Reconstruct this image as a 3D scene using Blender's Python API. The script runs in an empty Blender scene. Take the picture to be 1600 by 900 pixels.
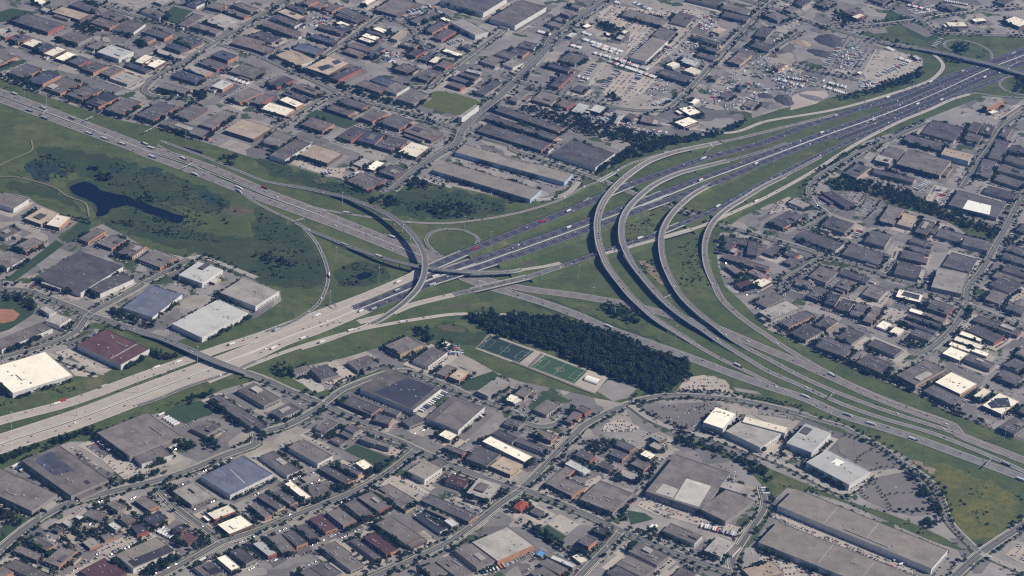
import bpy, math, random, re
import numpy as np
from mathutils import Vector, Matrix, geometry
random.seed(11)
rnd = random.Random(5)
scene = bpy.context.scene
COL = scene.collection

# ------------------------------------------------------------------ camera, sky, sun, exposure
CAM_H = 2350.0
PITCH, HFOV, ROLL = math.radians(28.5), math.radians(24.5), math.radians(6.0)
FPX = 800 / math.tan(HFOV / 2)
cam = bpy.data.cameras.new('camera'); camo = bpy.data.objects.new('camera', cam); COL.objects.link(camo)
cam.sensor_fit = 'HORIZONTAL'; cam.angle = HFOV; cam.clip_start = 1.0; cam.clip_end = 60000
_rt = Vector((1, 0, 0)); _up = Vector((0, math.sin(PITCH), math.cos(PITCH))); _fw = Vector((0, math.cos(PITCH), -math.sin(PITCH)))
_cr = _rt * math.cos(ROLL) + _up * math.sin(ROLL); _cu = -_rt * math.sin(ROLL) + _up * math.cos(ROLL)
M = Matrix((( _cr.x, _cu.x, -_fw.x, 0), (_cr.y, _cu.y, -_fw.y, 0), (_cr.z, _cu.z, -_fw.z, CAM_H), (0, 0, 0, 1)))
camo.matrix_world = M
scene.camera = camo
SUN_AZ, SUN_EL = math.radians(3), math.radians(43)      # azimuth counter-clockwise from +X
world = bpy.data.worlds.new('World'); scene.world = world; world.use_nodes = True
nt = world.node_tree; bg = nt.nodes['Background']
sky = nt.nodes.new('ShaderNodeTexSky'); sky.sky_type = 'NISHITA'; sky.sun_disc = False
sky.sun_elevation = SUN_EL; sky.sun_rotation = math.pi / 2 - SUN_AZ
sky.air_density = 1.0; sky.dust_density = 1.5; sky.ozone_density = 1.0
nt.links.new(sky.outputs[0], bg.inputs[0]); bg.inputs[1].default_value = 0.05
sl = bpy.data.lights.new('sun', 'SUN'); sl.energy = 4.9; sl.angle = math.radians(0.53); sl.color = (1.0, 0.937, 0.84)
so = bpy.data.objects.new('sun', sl); COL.objects.link(so)
so.rotation_euler = Vector((math.cos(SUN_AZ) * math.cos(SUN_EL), math.sin(SUN_AZ) * math.cos(SUN_EL), math.sin(SUN_EL))).to_track_quat('Z', 'Y').to_euler()
so.location = (3000, 4000, 3000)
vs = scene.view_settings; vs.view_transform = 'Standard'; vs.look = 'None'; vs.exposure = 0.30; vs.gamma = 1.0; vs.use_curve_mapping = False
scene.render.engine = 'CYCLES'
scene.cycles.max_bounces = 4; scene.cycles.diffuse_bounces = 1; scene.cycles.volume_bounces = 0
scene.cycles.use_denoising = False
scene.cycles.filter_width = 1.3

# ------------------------------------------------------------------ tiles of the survey -> ground points
TILE = {'s': (0, 0, 1.0)}
for r, c in enumerate('abcd'):
    for k in range(4):
        TILE[c + str(k)] = (400 * k, 225 * r, 4.0)

def src(t, x, y):
    ox, oy, s = TILE[t]
    return ox + x / s, oy + y / s

def ground(px, py, z=0.0):
    x = (px - 800) / FPX; y = -(py - 450) / FPX
    c, s = math.cos(ROLL), math.sin(ROLL)
    x, y = c * x - s * y, s * x + c * y
    dy = math.cos(PITCH) + y * math.sin(PITCH); dz = -math.sin(PITCH) + y * math.cos(PITCH)
    k = (CAM_H - z) / -dz
    return Vector((x * k, dy * k, z))

def at(t, x, y, z=0.0):
    return ground(*src(t, x, y), z)

def project(p):
    d = p - Vector((0, 0, CAM_H)); k = d.dot(_fw)
    return 800 + d.dot(_cr) / k * FPX, 450 - d.dot(_cu) / k * FPX

def parse(s, z0=0.0):
    """'b1 0,230 450,310,4b c1 ...' -> [(Vector, bridge flag)]"""
    out, t = [], 's'
    for w in s.split():
        if w in TILE: t = w; continue
        b = w.endswith('b'); w = w.rstrip('b')
        v = [float(q) for q in w.split(',')]
        out.append((at(t, v[0], v[1], v[2] if len(v) > 2 else z0), b))
    return out

# ------------------------------------------------------------------ objects
def link(name, data, parent=None):
    o = bpy.data.objects.new(name, data); COL.objects.link(o)
    if parent is not None: o.parent = parent
    return o

def tag(o, label=None, cat=None, group=None, kind=None):
    for k, v in (('label', label), ('category', cat), ('group', group), ('kind', kind)):
        if v: o[k] = v
    return o

class MB:
    """collects faces, then links them as one mesh"""
    def __init__(s): s.v = []; s.f = []; s.m = []
    def face(s, pts, m=0):
        n = len(s.v); s.v += [tuple(p) for p in pts]; s.f.append(tuple(range(n, n + len(pts)))); s.m.append(m)
    def box(s, x0, y0, z0, x1, y1, z1, m=0, top=None, bottom=True):
        n = len(s.v)
        s.v += [(x0, y0, z0), (x1, y0, z0), (x1, y1, z0), (x0, y1, z0), (x0, y0, z1), (x1, y0, z1), (x1, y1, z1), (x0, y1, z1)]
        fs = [(0, 1, 5, 4), (1, 2, 6, 5), (2, 3, 7, 6), (3, 0, 4, 7), (4, 5, 6, 7)] + ([(3, 2, 1, 0)] if bottom else [])
        for i, q in enumerate(fs):
            s.f.append(tuple(n + k for k in q)); s.m.append(top if (i == 4 and top is not None) else m)
    def hexa(s, b, t, m=0):
        n = len(s.v); s.v += [tuple(p) for p in b] + [tuple(p) for p in t]
        for q in ((0, 1, 5, 4), (1, 2, 6, 5), (2, 3, 7, 6), (3, 0, 4, 7), (4, 5, 6, 7), (3, 2, 1, 0)):
            s.f.append(tuple(n + k for k in q)); s.m.append(m)
    def cyl(s, x, y, z0, z1, r0, r1=None, n=8, m=0):
        r1 = r0 if r1 is None else r1; k = len(s.v)
        for z, r in ((z0, r0), (z1, r1)):
            for i in range(n): s.v.append((x + r * math.cos(2 * math.pi * i / n), y + r * math.sin(2 * math.pi * i / n), z))
        for i in range(n):
            j = (i + 1) % n; s.f.append((k + i, k + j, k + n + j, k + n + i)); s.m.append(m)
        s.f.append(tuple(range(k + n, k + 2 * n))); s.m.append(m)
    def mesh(s, name, mats):
        me = bpy.data.meshes.new(name); me.from_pydata(s.v, [], s.f)
        for m in (mats if isinstance(mats, (list, tuple)) else [mats]): me.materials.append(m)
        if any(s.m): me.polygons.foreach_set('material_index', s.m)
        me.update(); return me
    def build(s, name, mats, parent=None): return link(name, s.mesh(name, mats), parent)

# ------------------------------------------------------------------ materials
MATS = {}
def nodemat(name, rough=0.9, spec=0.2):
    m = bpy.data.materials.new(name); m.use_nodes = True
    b = m.node_tree.nodes['Principled BSDF']; b.inputs['Roughness'].default_value = rough
    b.inputs['Specular IOR Level'].default_value = spec
    MATS[name] = m; return m, m.node_tree, b
def N(t, kind, **kw):
    n = t.nodes.new(kind)
    for k, v in kw.items():
        if k in n.inputs.keys(): n.inputs[k].default_value = v
        else: setattr(n, k, v)
    return n
def mixc(t, fac, a, b, mode='MIX'):
    n = t.nodes.new('ShaderNodeMix'); n.data_type = 'RGBA'; n.blend_type = mode
    for sock, v in ((n.inputs[0], fac), (n.inputs[6], a), (n.inputs[7], b)):
        if hasattr(v, 'is_linked'): t.links.new(v, sock)
        elif isinstance(v, (int, float)): sock.default_value = v
        else: sock.default_value = (*v, 1) if len(v) == 3 else v
    return n.outputs[2]
def ramp(t, fac, stops):
    n = t.nodes.new('ShaderNodeValToRGB'); t.links.new(fac, n.inputs[0]); e = n.color_ramp.elements
    while len(e) < len(stops): e.new(0.5)
    for q, (p, c) in zip(e, stops):
        q.position = p; q.color = (c, c, c, 1) if isinstance(c, (int, float)) else (*c, 1)
    return n.outputs[0]
def coords(t, shift=True):
    tc = t.nodes.new('ShaderNodeTexCoord')
    if not shift: return tc.outputs['Object']
    oi = t.nodes.new('ShaderNodeObjectInfo'); mp = t.nodes.new('ShaderNodeVectorMath'); mp.operation = 'MULTIPLY_ADD'
    t.links.new(oi.outputs['Random'], mp.inputs[0]); mp.inputs[1].default_value = (913, 577, 331); t.links.new(tc.outputs['Object'], mp.inputs[2])
    return mp.outputs[0]
def noise(t, vec, scale, detail=3, rough=0.55):
    n = N(t, 'ShaderNodeTexNoise', Scale=scale, Detail=detail, Roughness=rough); t.links.new(vec, n.inputs['Vector']); return n.outputs['Fac']

def plain(name, c, rough=0.8, var=0.25, scale=0.3, spec=0.25):
    m, t, b = nodemat(name, rough, spec); v = coords(t)
    f = ramp(t, noise(t, v, scale), [(0.3, 1 - var), (0.7, 1 + var)])
    t.links.new(mixc(t, 1.0, c, f, 'MULTIPLY'), b.inputs['Base Color']); return m

def roofmat(name, c, var=0.22, patch=0.3, spec=0.2):
    m, t, b = nodemat('roof_' + name, 0.9, spec); v = coords(t)
    br = N(t, 'ShaderNodeTexBrick', Scale=1.0); br.inputs['Brick Width'].default_value = 34; br.inputs['Row Height'].default_value = 19
    br.inputs['Mortar Size'].default_value = 0.12; br.offset = 0.37
    k = patch
    br.inputs['Color1'].default_value = (1 - k * .5,) * 3 + (1,); br.inputs['Color2'].default_value = (1 + k * .3,) * 3 + (1,); br.inputs['Mortar'].default_value = (1.12,) * 3 + (1,)
    t.links.new(v, br.inputs['Vector'])
    st = ramp(t, noise(t, v, 0.045, 5, 0.65), [(0.32, 1 - var * 1.5), (0.5, 1), (0.72, 1 + var)])
    fn = ramp(t, noise(t, v, 0.5, 4, 0.7), [(0.3, 0.86), (0.7, 1.12)])
    oi = t.nodes.new('ShaderNodeObjectInfo')
    pr = ramp(t, oi.outputs['Random'], [(0, 0.8), (1, 1.2)])
    col = mixc(t, 1.0, c, br.outputs['Color'], 'MULTIPLY'); col = mixc(t, 1.0, col, st, 'MULTIPLY')
    col = mixc(t, 1.0, col, fn, 'MULTIPLY'); col = mixc(t, 1.0, col, pr, 'MULTIPLY')
    dots = N(t, 'ShaderNodeTexVoronoi', Scale=0.09); t.links.new(v, dots.inputs['Vector'])
    dk = ramp(t, dots.outputs['Distance'], [(0.06, 0.55), (0.11, 1.0)])
    col = mixc(t, 1.0, col, dk, 'MULTIPLY')
    t.links.new(col, b.inputs['Base Color']); return m

ROOF = {}
for k, nm, c, va, pa in (('g', 'mid_grey', (.158, .140, .130), .2, .35), ('d', 'dark_grey', (.105, .096, .10), .22, .35), ('k', 'black', (.05, .05, .062), .2, .3),
        ('b', 'slate_blue', (.075, .08, .11), .25, .35), ('l', 'light_grey', (.34, .315, .285), .14, .25), ('w', 'cream_white', (.82, .75, .61), .06, .08),
        ('t', 'tan', (.40, .325, .25), .14, .2), ('h', 'warm_grey', (.245, .218, .188), .12, .22), ('m', 'maroon', (.11, .06, .062), .15, .25), ('c', 'cool_grey', (.46, .455, .43), .08, .15),
        ('p', 'brown_grey', (.165, .135, .127), .2, .35), ('s', 'blue_grey', (.115, .125, .165), .15, .3), ('r', 'red_tile', (.30, .075, .045), .15, .2), ('u', 'bright_blue', (.12, .3, .6), .1, .2)):
    ROOF[k] = roofmat(nm, c, va, pa)
RWORD = {'g': 'grey', 'd': 'dark grey', 'k': 'black', 'b': 'slate blue', 'l': 'light grey', 'w': 'cream white', 't': 'tan', 'm': 'maroon', 'h': 'warm grey', 'c': 'pale cool grey', 'p': 'brownish grey', 's': 'blue grey', 'r': 'red', 'u': 'bright blue'}

def wallmat(name, c, band=0.0):
    m, t, b = nodemat('wall_' + name, 0.85, 0.2); v = coords(t)
    f = ramp(t, noise(t, v, 0.15, 4), [(0.3, 0.82), (0.7, 1.1)])
    br = N(t, 'ShaderNodeTexBrick', Scale=1.0); br.inputs['Brick Width'].default_value = 6; br.inputs['Row Height'].default_value = 3.1
    br.inputs['Mortar Size'].default_value = 0.1; br.inputs['Color1'].default_value = (1, 1, 1, 1); br.inputs['Color2'].default_value = (.92, .92, .92, 1); br.inputs['Mortar'].default_value = (.75, .75, .75, 1)
    sp = t.nodes.new('ShaderNodeSeparateXYZ'); t.links.new(v, sp.inputs[0]); cb = t.nodes.new('ShaderNodeCombineXYZ')
    ad = t.nodes.new('ShaderNodeMath'); t.links.new(sp.outputs[0], ad.inputs[0]); t.links.new(sp.outputs[1], ad.inputs[1])
    t.links.new(ad.outputs[0], cb.inputs[0]); t.links.new(sp.outputs[2], cb.inputs[1]); t.links.new(cb.outputs[0], br.inputs['Vector'])
    t.links.new(mixc(t, 1.0, mixc(t, 1.0, c, f, 'MULTIPLY'), br.outputs['Color'], 'MULTIPLY'), b.inputs['Base Color']); return m
SHADED_BLOCK = wallmat('shaded_side_block', (.115, .10, .095))  # dark block, with the shade of walls turned from the sun in its colour
WALL = {}
for k, nm, c in (('o', 'orange_brick', (.46, .25, .155)), ('r', 'red_brick', (.37, .135, .10)), ('w', 'white_panel', (.66, .64, .60)), ('n', 'concrete', (.30, .275, .25)),
        ('d', 'brown_brick', (.17, .12, .10)), ('b', 'pale_blue_panel', (.42, .52, .62)), ('y', 'buff_brick', (.46, .36, .24))):
    WALL[k] = wallmat(nm, c)
WWORD = {'o': 'orange brick', 'r': 'red brick', 'w': 'white', 'n': 'concrete', 'd': 'brown brick', 'b': 'pale blue', 'y': 'buff'}

def grassmat(name, a, bcol, c, bare=None, s=1.0):
    m, t, b = nodemat(name, 0.95, 0.1); v = coords(t, False)
    f1 = ramp(t, noise(t, v, 0.006 * s, 5, 0.62), [(0.35, 0), (0.65, 1)]); f2 = ramp(t, noise(t, v, 0.03 * s, 6, 0.7), [(0.42, 0), (0.7, 1)])
    col = mixc(t, f1, a, bcol); col = mixc(t, f2, col, c)
    if bare:
        f3 = ramp(t, noise(t, v, 0.011 * s, 5, 0.65), [(0.60, 0), (0.72, 0.85)]); col = mixc(t, f3, col, bare)
    fn = ramp(t, noise(t, v, 0.22, 5, 0.75), [(0.3, 0.72), (0.7, 1.25)])
    t.links.new(mixc(t, 1.0, col, fn, 'MULTIPLY'), b.inputs['Base Color']); return m
GRASS = grassmat('rough_grass', (.068, .090, .036), (.108, .124, .052), (.050, .070, .033), (.15, .135, .075))
MARSH = grassmat('marsh_grass', (.040, .059, .028), (.062, .082, .037), (.033, .049, .027))
LAWN = grassmat('lawn', (.042, .068, .036), (.052, .08, .04), (.04, .062, .034))
TURF = grassmat('turf', (.045, .090, .045), (.052, .10, .05), (.044, .09, .045))
TURFD = grassmat('dark_turf', (.028, .05, .042), (.032, .056, .046), (.028, .048, .04))
STRAW = grassmat('straw_field', (.095, .105, .040), (.16, .145, .042), (.065, .082, .034), (.12, .11, .055), 2.2)
OLIVE = grassmat('olive_field', (.12, .12, .04), (.10, .12, .04), (.075, .10, .035), None, 2)
VERGE = grassmat('verge', (.05, .075, .035), (.09, .095, .06), (.20, .185, .15), None, 3)
EARTH = grassmat('bare_earth', (.22, .17, .12), (.30, .24, .18), (.15, .12, .08), None, 3)

def pavemat(name, c, var=0.2, lines=0.0, spec=0.2):
    m, t, b = nodemat(name, 0.92, spec); v = coords(t, False)
    st = ramp(t, noise(t, v, 0.02, 5, 0.68), [(0.3, 1 - var), (0.7, 1 + var)])
    fn = ramp(t, noise(t, v, 0.25, 5, 0.72), [(0.3, 0.87), (0.7, 1.12)])
    vo = N(t, 'ShaderNodeTexVoronoi', Scale=0.011); t.links.new(v, vo.inputs['Vector'])
    sp = t.nodes.new('ShaderNodeSeparateColor'); t.links.new(vo.outputs['Color'], sp.inputs[0])
    pt = ramp(t, sp.outputs[0], [(0, 1 - var * .7), (1, 1 + var * .7)])
    col = mixc(t, 1.0, c, st, 'MULTIPLY'); col = mixc(t, 1.0, col, fn, 'MULTIPLY'); col = mixc(t, 1.0, col, pt, 'MULTIPLY')
    t.links.new(col, b.inputs['Base Color']); return m
LOT = pavemat('lot_asphalt', (.225, .205, .188)); PALE = pavemat('lot_concrete', (.385, .335, .285), .14); DARKLOT = pavemat('lot_dark', (.12, .11, .11), .15)
GRAVEL = pavemat('gravel_lot', (.36, .325, .28), .14); TRACK = pavemat('worn_track', (.17, .16, .115), .2); GREYLOT = pavemat('lot_grey', (.165, .151, .138), .12)
def roadmat(name, c, var=0.1, slab=0.08):
    """carriageway: u metres across and v metres along the road, so wear and repairs run with the lanes"""
    m, t, b = nodemat(name, 0.9, 0.2); uv = t.nodes.new('ShaderNodeUVMap'); uv.uv_map = 'road'
    mp = t.nodes.new('ShaderNodeMapping'); t.links.new(uv.outputs[0], mp.inputs[0]); mp.inputs['Scale'].default_value = (.55, .012, 1)
    st = ramp(t, noise(t, mp.outputs[0], 1.0, 5, .65), [(.3, 1 - var * 1.6), (.7, 1 + var * 1.3)])
    sw = t.nodes.new('ShaderNodeSeparateXYZ'); t.links.new(uv.outputs[0], sw.inputs[0]); cb = t.nodes.new('ShaderNodeCombineXYZ'); t.links.new(sw.outputs[1], cb.inputs[0]); t.links.new(sw.outputs[0], cb.inputs[1])
    br = N(t, 'ShaderNodeTexBrick', Scale=1.0); br.inputs['Brick Width'].default_value = 62; br.inputs['Row Height'].default_value = 3.7; br.inputs['Mortar Size'].default_value = .06
    br.inputs['Color1'].default_value = (1 - slab,) * 3 + (1,); br.inputs['Color2'].default_value = (1 + slab,) * 3 + (1,); br.inputs['Mortar'].default_value = (.9, .9, .9, 1); t.links.new(cb.outputs[0], br.inputs['Vector'])
    fn = ramp(t, noise(t, coords(t, False), .3, 4, .7), [(.3, .9), (.7, 1.1)])
    col = mixc(t, 1.0, c, st, 'MULTIPLY'); col = mixc(t, 1.0, col, br.outputs['Color'], 'MULTIPLY'); t.links.new(mixc(t, 1.0, col, fn, 'MULTIPLY'), b.inputs['Base Color']); return m
STREET = roadmat('street_asphalt', (.130, .126, .119)); FRESH = roadmat('fresh_asphalt', (.057, .058, .074), .14, .07)
CONC = roadmat('road_concrete', (.385, .34, .295), .10, .06); WORN = roadmat('worn_asphalt', (.172, .163, .155), .12, .06); PINK = roadmat('aged_concrete', (.178, .157, .147), .12, .06); LANE = roadmat('lane_concrete', (.33, .30, .27), .1, .06); TRACKR = roadmat('worn_track_surface', (.20, .185, .14), .2, .1)
KERB = pavemat('kerb_concrete', (.50, .46, .40), .08); PARAPET = pavemat('parapet_concrete', (.46, .44, .41), .08); BARRIER = pavemat('barrier_concrete', (.60, .58, .54), .06); SOIL = grassmat('worn_soil', (.10, .085, .055), (.13, .105, .075), (.07, .075, .042), None, 3)
PAINT = plain('road_paint', (.72, .70, .66), .7, .1)

def basemat():
    m, t, b = nodemat('district_ground', 0.95, 0.15); v = coords(t, False)
    vo = N(t, 'ShaderNodeTexVoronoi', Scale=0.0125); vo.distance = 'MANHATTAN'
    rot = t.nodes.new('ShaderNodeVectorRotate'); rot.rotation_type = 'Z_AXIS'; rot.inputs['Angle'].default_value = math.radians(28 + 45)
    t.links.new(v, rot.inputs['Vector']); t.links.new(rot.outputs[0], vo.inputs['Vector'])
    sp = t.nodes.new('ShaderNodeSeparateColor'); t.links.new(vo.outputs['Color'], sp.inputs[0])
    a = mixc(t, sp.outputs[0], (.135, .127, .124), (.285, .262, .242))
    warm = ramp(t, sp.outputs[1], [(0.80, 0), (0.83, 1)]); a = mixc(t, warm, a, (.30, .27, .235))
    st = ramp(t, noise(t, v, 0.02, 6, 0.7), [(0.3, 0.78), (0.7, 1.2)]); a = mixc(t, 1.0, a, st, 'MULTIPLY')
    g = ramp(t, noise(t, v, 0.016, 5, 0.6), [(0.585, 0), (0.60, 1)]); gr = mixc(t, noise(t, v, 0.05, 3), (.04, .06, .028), (.07, .085, .04)); a = mixc(t, g, a, gr)
    fn = ramp(t, noise(t, v, 0.3, 5, 0.75), [(0.3, 0.82), (0.7, 1.18)]); a = mixc(t, 1.0, a, fn, 'MULTIPLY')
    t.links.new(a, b.inputs['Base Color']); return m
BASE = basemat()

def watermat():
    m, t, b = nodemat('pond_water', 0.12, 0.1); b.inputs['Base Color'].default_value = (.004, .008, .016, 1)
    v = coords(t, False); bp = t.nodes.new('ShaderNodeBump'); bp.inputs['Strength'].default_value = 0.15; bp.inputs['Distance'].default_value = 0.3
    t.links.new(noise(t, v, 0.35, 3), bp.inputs['Height']); t.links.new(bp.outputs[0], b.inputs['Normal']); return m
WATER = watermat()

def leafmat(name, a, bcol):
    m, t, b = nodemat(name, 0.85, 0.1); v = coords(t, False)
    oi = t.nodes.new('ShaderNodeObjectInfo')
    f = ramp(t, noise(t, v, 0.05, 4, 0.7), [(0.35, 0), (0.65, 1)]); f2 = ramp(t, noise(t, v, 0.9, 2), [(0.3, 0.65), (0.7, 1.35)])
    t.links.new(mixc(t, 1.0, mixc(t, f, a, bcol), f2, 'MULTIPLY'), b.inputs['Base Color']); return m
LEAF = leafmat('foliage', (.018, .032, .016), (.032, .050, .021)); LEAFD = leafmat('foliage_wood', (.014, .027, .015), (.025, .041, .019)); LEAFO = leafmat('foliage_olive', (.028, .042, .018), (.045, .058, .024)); LEAFR = leafmat('foliage_plum', (.06, .03, .03), (.08, .035, .035))
BARK = plain('bark', (.12, .09, .06)); STEEL = plain('galvanised_steel', (.45, .46, .47), .5, .1, 2, .5); UNITM = plain('unit_metal', (.33, .325, .315), .6, .15, .4)
GLASS = plain('window_glass', (.02, .025, .03), .15, .1, 1, .6); DOORM = plain('dock_door_paint', (.55, .54, .52), .7, .15, .2); DARKM = plain('dark_metal', (.05, .05, .055), .6, .2)
RUBBER = plain('rubber', (.02, .02, .02)); SOLAR = roofmat('solar_panel', (.048, .052, .075), .12, .25, .3); WHITEP = plain('white_membrane', (.82, .79, .70), .7, .05, .1); BLACKP = roofmat('black_membrane', (.05, .048, .055), .15, .3)
LIGHTP = roofmat('light_membrane', (.42, .40, .36), .1, .2); ORANGE = plain('orange_paint', (.65, .16, .04)); CLAY = plain('infield_clay', (.30, .15, .09), .9, .12, .05)
VCOL = {'white': (.75, .74, .72), 'black': (.03, .03, .035), 'grey': (.16, .16, .17), 'silver': (.42, .43, .44), 'red': (.42, .04, .03), 'blue': (.05, .09, .22), 'orange': (.6, .2, .04), 'green': (.05, .2, .13)}
VM = {k: plain('paint_' + k, c, .35, .03, .2, .5) for k, c in VCOL.items()}

# ------------------------------------------------------------------ labels: what is nearest to which landmark
LANDMARK = [('the dark pond', 190, 315), ('the loop ramp', 707, 378), ('the green soccer pitch', 873, 578), ('the yellow field', 1535, 780), ('the maroon-roofed warehouse', 178, 543),
    ('the tan truck terminal', 1013, 78), ('the street bridge', 340, 565), ('the oval car park', 1390, 740), ('the olive field', 705, 158), ('the dark woodland', 920, 560),
    ('the tall brick hotel', 1553, 165), ('the black spoil heap', 1295, 65), ('the baseball diamond', 15, 490), ('the twin creek-side white roofs', 1075, 185),
    ('the big solar roof', 640, 610), ('the patched plant roof', 1100, 750), ('the longest warehouse', 1350, 830), ('the red hipped roof', 815, 790),
    ('the diamond-patterned white roof', 1563, 640), ('the stepped white roofs', 1505, 540), ('the U-shaped brick court', 1155, 385), ('the bowed dark building', 1310, 315),
    ('the curved silver hall', 735, 42), ('the school lawn', 580, 710), ('the blue-walled warehouses', 790, 265), ('the huge white roof', 28, 590), ('the black-and-tan roof', 228, 863),
    ('the three-way junction', 505, 635), ('the walled maroon roof', 716, 757), ('the pale mint warehouse', 313, 427), ('the cream-roofed pair', 240, 96),
    ('the large pale factory', 170, 88), ('the small upper lawn', 275, 22), ('the car auction lot', 1435, 45), ('the roadside lawn', 515, 185),
    ('the dark-street crossroads', 722, 205), ('the cloverleaf bridge', 1520, 98), ('the yellow-field crossroads', 1533, 863), ('the sweeping street bend', 60, 835), ('the long avenue', 1555, 400)]
LMW = [(n, ground(x, y)) for n, x, y in LANDMARK]
ORD = ['', 'second ', 'third ', 'fourth ', 'fifth ', 'sixth ', 'seventh ', 'eighth ', 'ninth ', 'tenth ', 'eleventh ', 'twelfth ']
def ordw(r):
    if r < len(ORD): return ORD[r]
    n = r + 1; return '%d%s ' % (n, 'th' if 10 <= n % 100 <= 20 else {1: 'st', 2: 'nd', 3: 'rd'}.get(n % 10, 'th'))
def rank_labels(items):
    """items: [(object, description, place Vector)]; label = description + its rank by distance from the landmark that singles it out best"""
    by = {}
    for o, d, p in items: by.setdefault(d, []).append((o, p))
    for d, lst in by.items():
        P = np.array([[p.x, p.y] for o, p in lst]); L = np.array([[p.x, p.y] for n, p in LMW])
        D = np.linalg.norm(P[:, None] - L[None], axis=2); R = D.argsort(axis=0).argsort(axis=0)
        for i, (o, p) in enumerate(lst):
            cost = R[i] * 400 + D[i]; j = int(cost.argmin())
            lb = '%s, %snearest %s' % (d, ordw(int(R[i, j])), LMW[j][0])
            if len(lb.split()) > 16: lb = re.sub(r' with [a-z ]+ walls', '', lb)
            if len(lb.split()) > 16: lb = lb.replace('industrial ', '')
            o['label'] = lb

# ------------------------------------------------------------------ land
def spline(P, step=14.0, closed=False):
    P = [Vector(p) for p in P]; n = len(P); out = []
    for i in range(n if closed else n - 1):
        if closed: a, b, c, d = P[i - 1], P[i], P[(i + 1) % n], P[(i + 2) % n]
        else:
            b, c = P[i], P[i + 1]; a = P[i - 1] if i else b * 2 - c; d = P[i + 2] if i + 2 < n else c * 2 - b
        k = max(1, int((c - b).length / step))
        t1 = (c - a) * .5; t2 = (d - b) * .5
        L = (c - b).length                      # keep tangents in proportion to the span, so uneven spans do not loop
        if t1.length > L: t1 = t1 * (L / t1.length)
        if t2.length > L: t2 = t2 * (L / t2.length)
        for j in range(k):
            t = j / k; out.append(((2*t**3-3*t*t+1) * b + (t**3-2*t*t+t) * t1 + (-2*t**3+3*t*t) * c + (t**3-t*t) * t2, i))
    if not closed: out.append((P[-1], n - 2))
    return out

def sheet(name, pts, mat, z, smooth=True, kind='structure', label=None):
    if smooth:
        rag = {'pond': 3.2, 'reed_bed': 6, 'wet_ground': 6, 'bare_soil': 7, 'yellow_field': 5, 'marsh': 9, 'olive_field': 2}.get(name, 0); rr = random.Random(name + str(len(pts)))
        pts = [p for p, i in spline(pts, 9 if rag else 25, True)]
        if rag:
            q = rr.uniform(0, 9); pts = [p + Vector((math.sin(k * .9 + q) + rr.uniform(-1, 1), math.cos(k * 1.3 + q) + rr.uniform(-1, 1), 0)) * rag * .6 for k, p in enumerate(pts)]
    me = bpy.data.meshes.new(name)
    tri = geometry.tessellate_polygon([[Vector((p.x, p.y, 0)) for p in pts]])
    me.from_pydata([(p.x, p.y, z) for p in pts], [], [tuple(t) for t in tri])
    for pl in me.polygons: pass
    me.update()
    if me.polygons and sum(p.normal.z for p in me.polygons) < 0: me.flip_normals()
    me.materials.append(mat); o = link(name, me); o['kind'] = kind
    if label: o['label'] = label
    return o

ground_o = MB(); ground_o.face([(-9000, -3000, 0), (9000, -3000, 0), (9000, 14000, 0), (-9000, 14000, 0)])
tag(ground_o.build('ground', BASE), kind='structure')

GREEN_AREAS = []
PAVED_AREAS = []
def V(s): return [p for p, b in parse(s)]
CORR = V('''s -80,90 0,122 62,147 175,185 250,200 312,220 400,248 432,252 500,272 535,285 600,302 620,295 650,278 712,292 800,312 845,315 875,302 907,280 930,278 930,262 970,240 1000,225
1030,212 1100,212 1165,185 1200,175 1300,152 1375,135 1442,100 1440,90 1375,70 1340,52 1420,35 1500,52 1700,57 1700,160 1600,155 1537,150 1487,170 1400,205 1350,222 1312,255 1262,295 1258,305 1200,320
1157,340 1125,365 1118,385 1122,415 1132,447 1160,472 1200,515 1267,545 1335,577 1380,595 1437,617 1475,640 1550,670 1700,735 1700,745 1600,812 1540,858 1525,860 1515,848 1480,800 1465,765 1420,715 1370,690
1300,672 1250,650 1200,640 1140,607 1117,587 1090,590 1075,605 1055,612 1010,630 985,632 930,622 890,612 812,596 775,582 740,562 715,550 712,540 690,540 662,535 632,525 600,540 575,548 535,560 510,565 452,578 458,592
505,622 495,630 430,602 405,592 380,600 350,608 300,630 250,645 215,650 200,665 140,690 110,690 50,712 0,735 -80,760 -80,650 0,620 50,610 100,592 170,575 190,570 240,545 300,525 370,500 400,497 440,470 437,455 400,440
350,410 310,400 290,402 240,392 160,350 125,365 100,372 100,380 90,370 125,345 60,320 45,308 0,298 -80,280''')
sheet('grassland', CORR, GRASS, .10, False); GREEN_AREAS.append(CORR)

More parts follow.
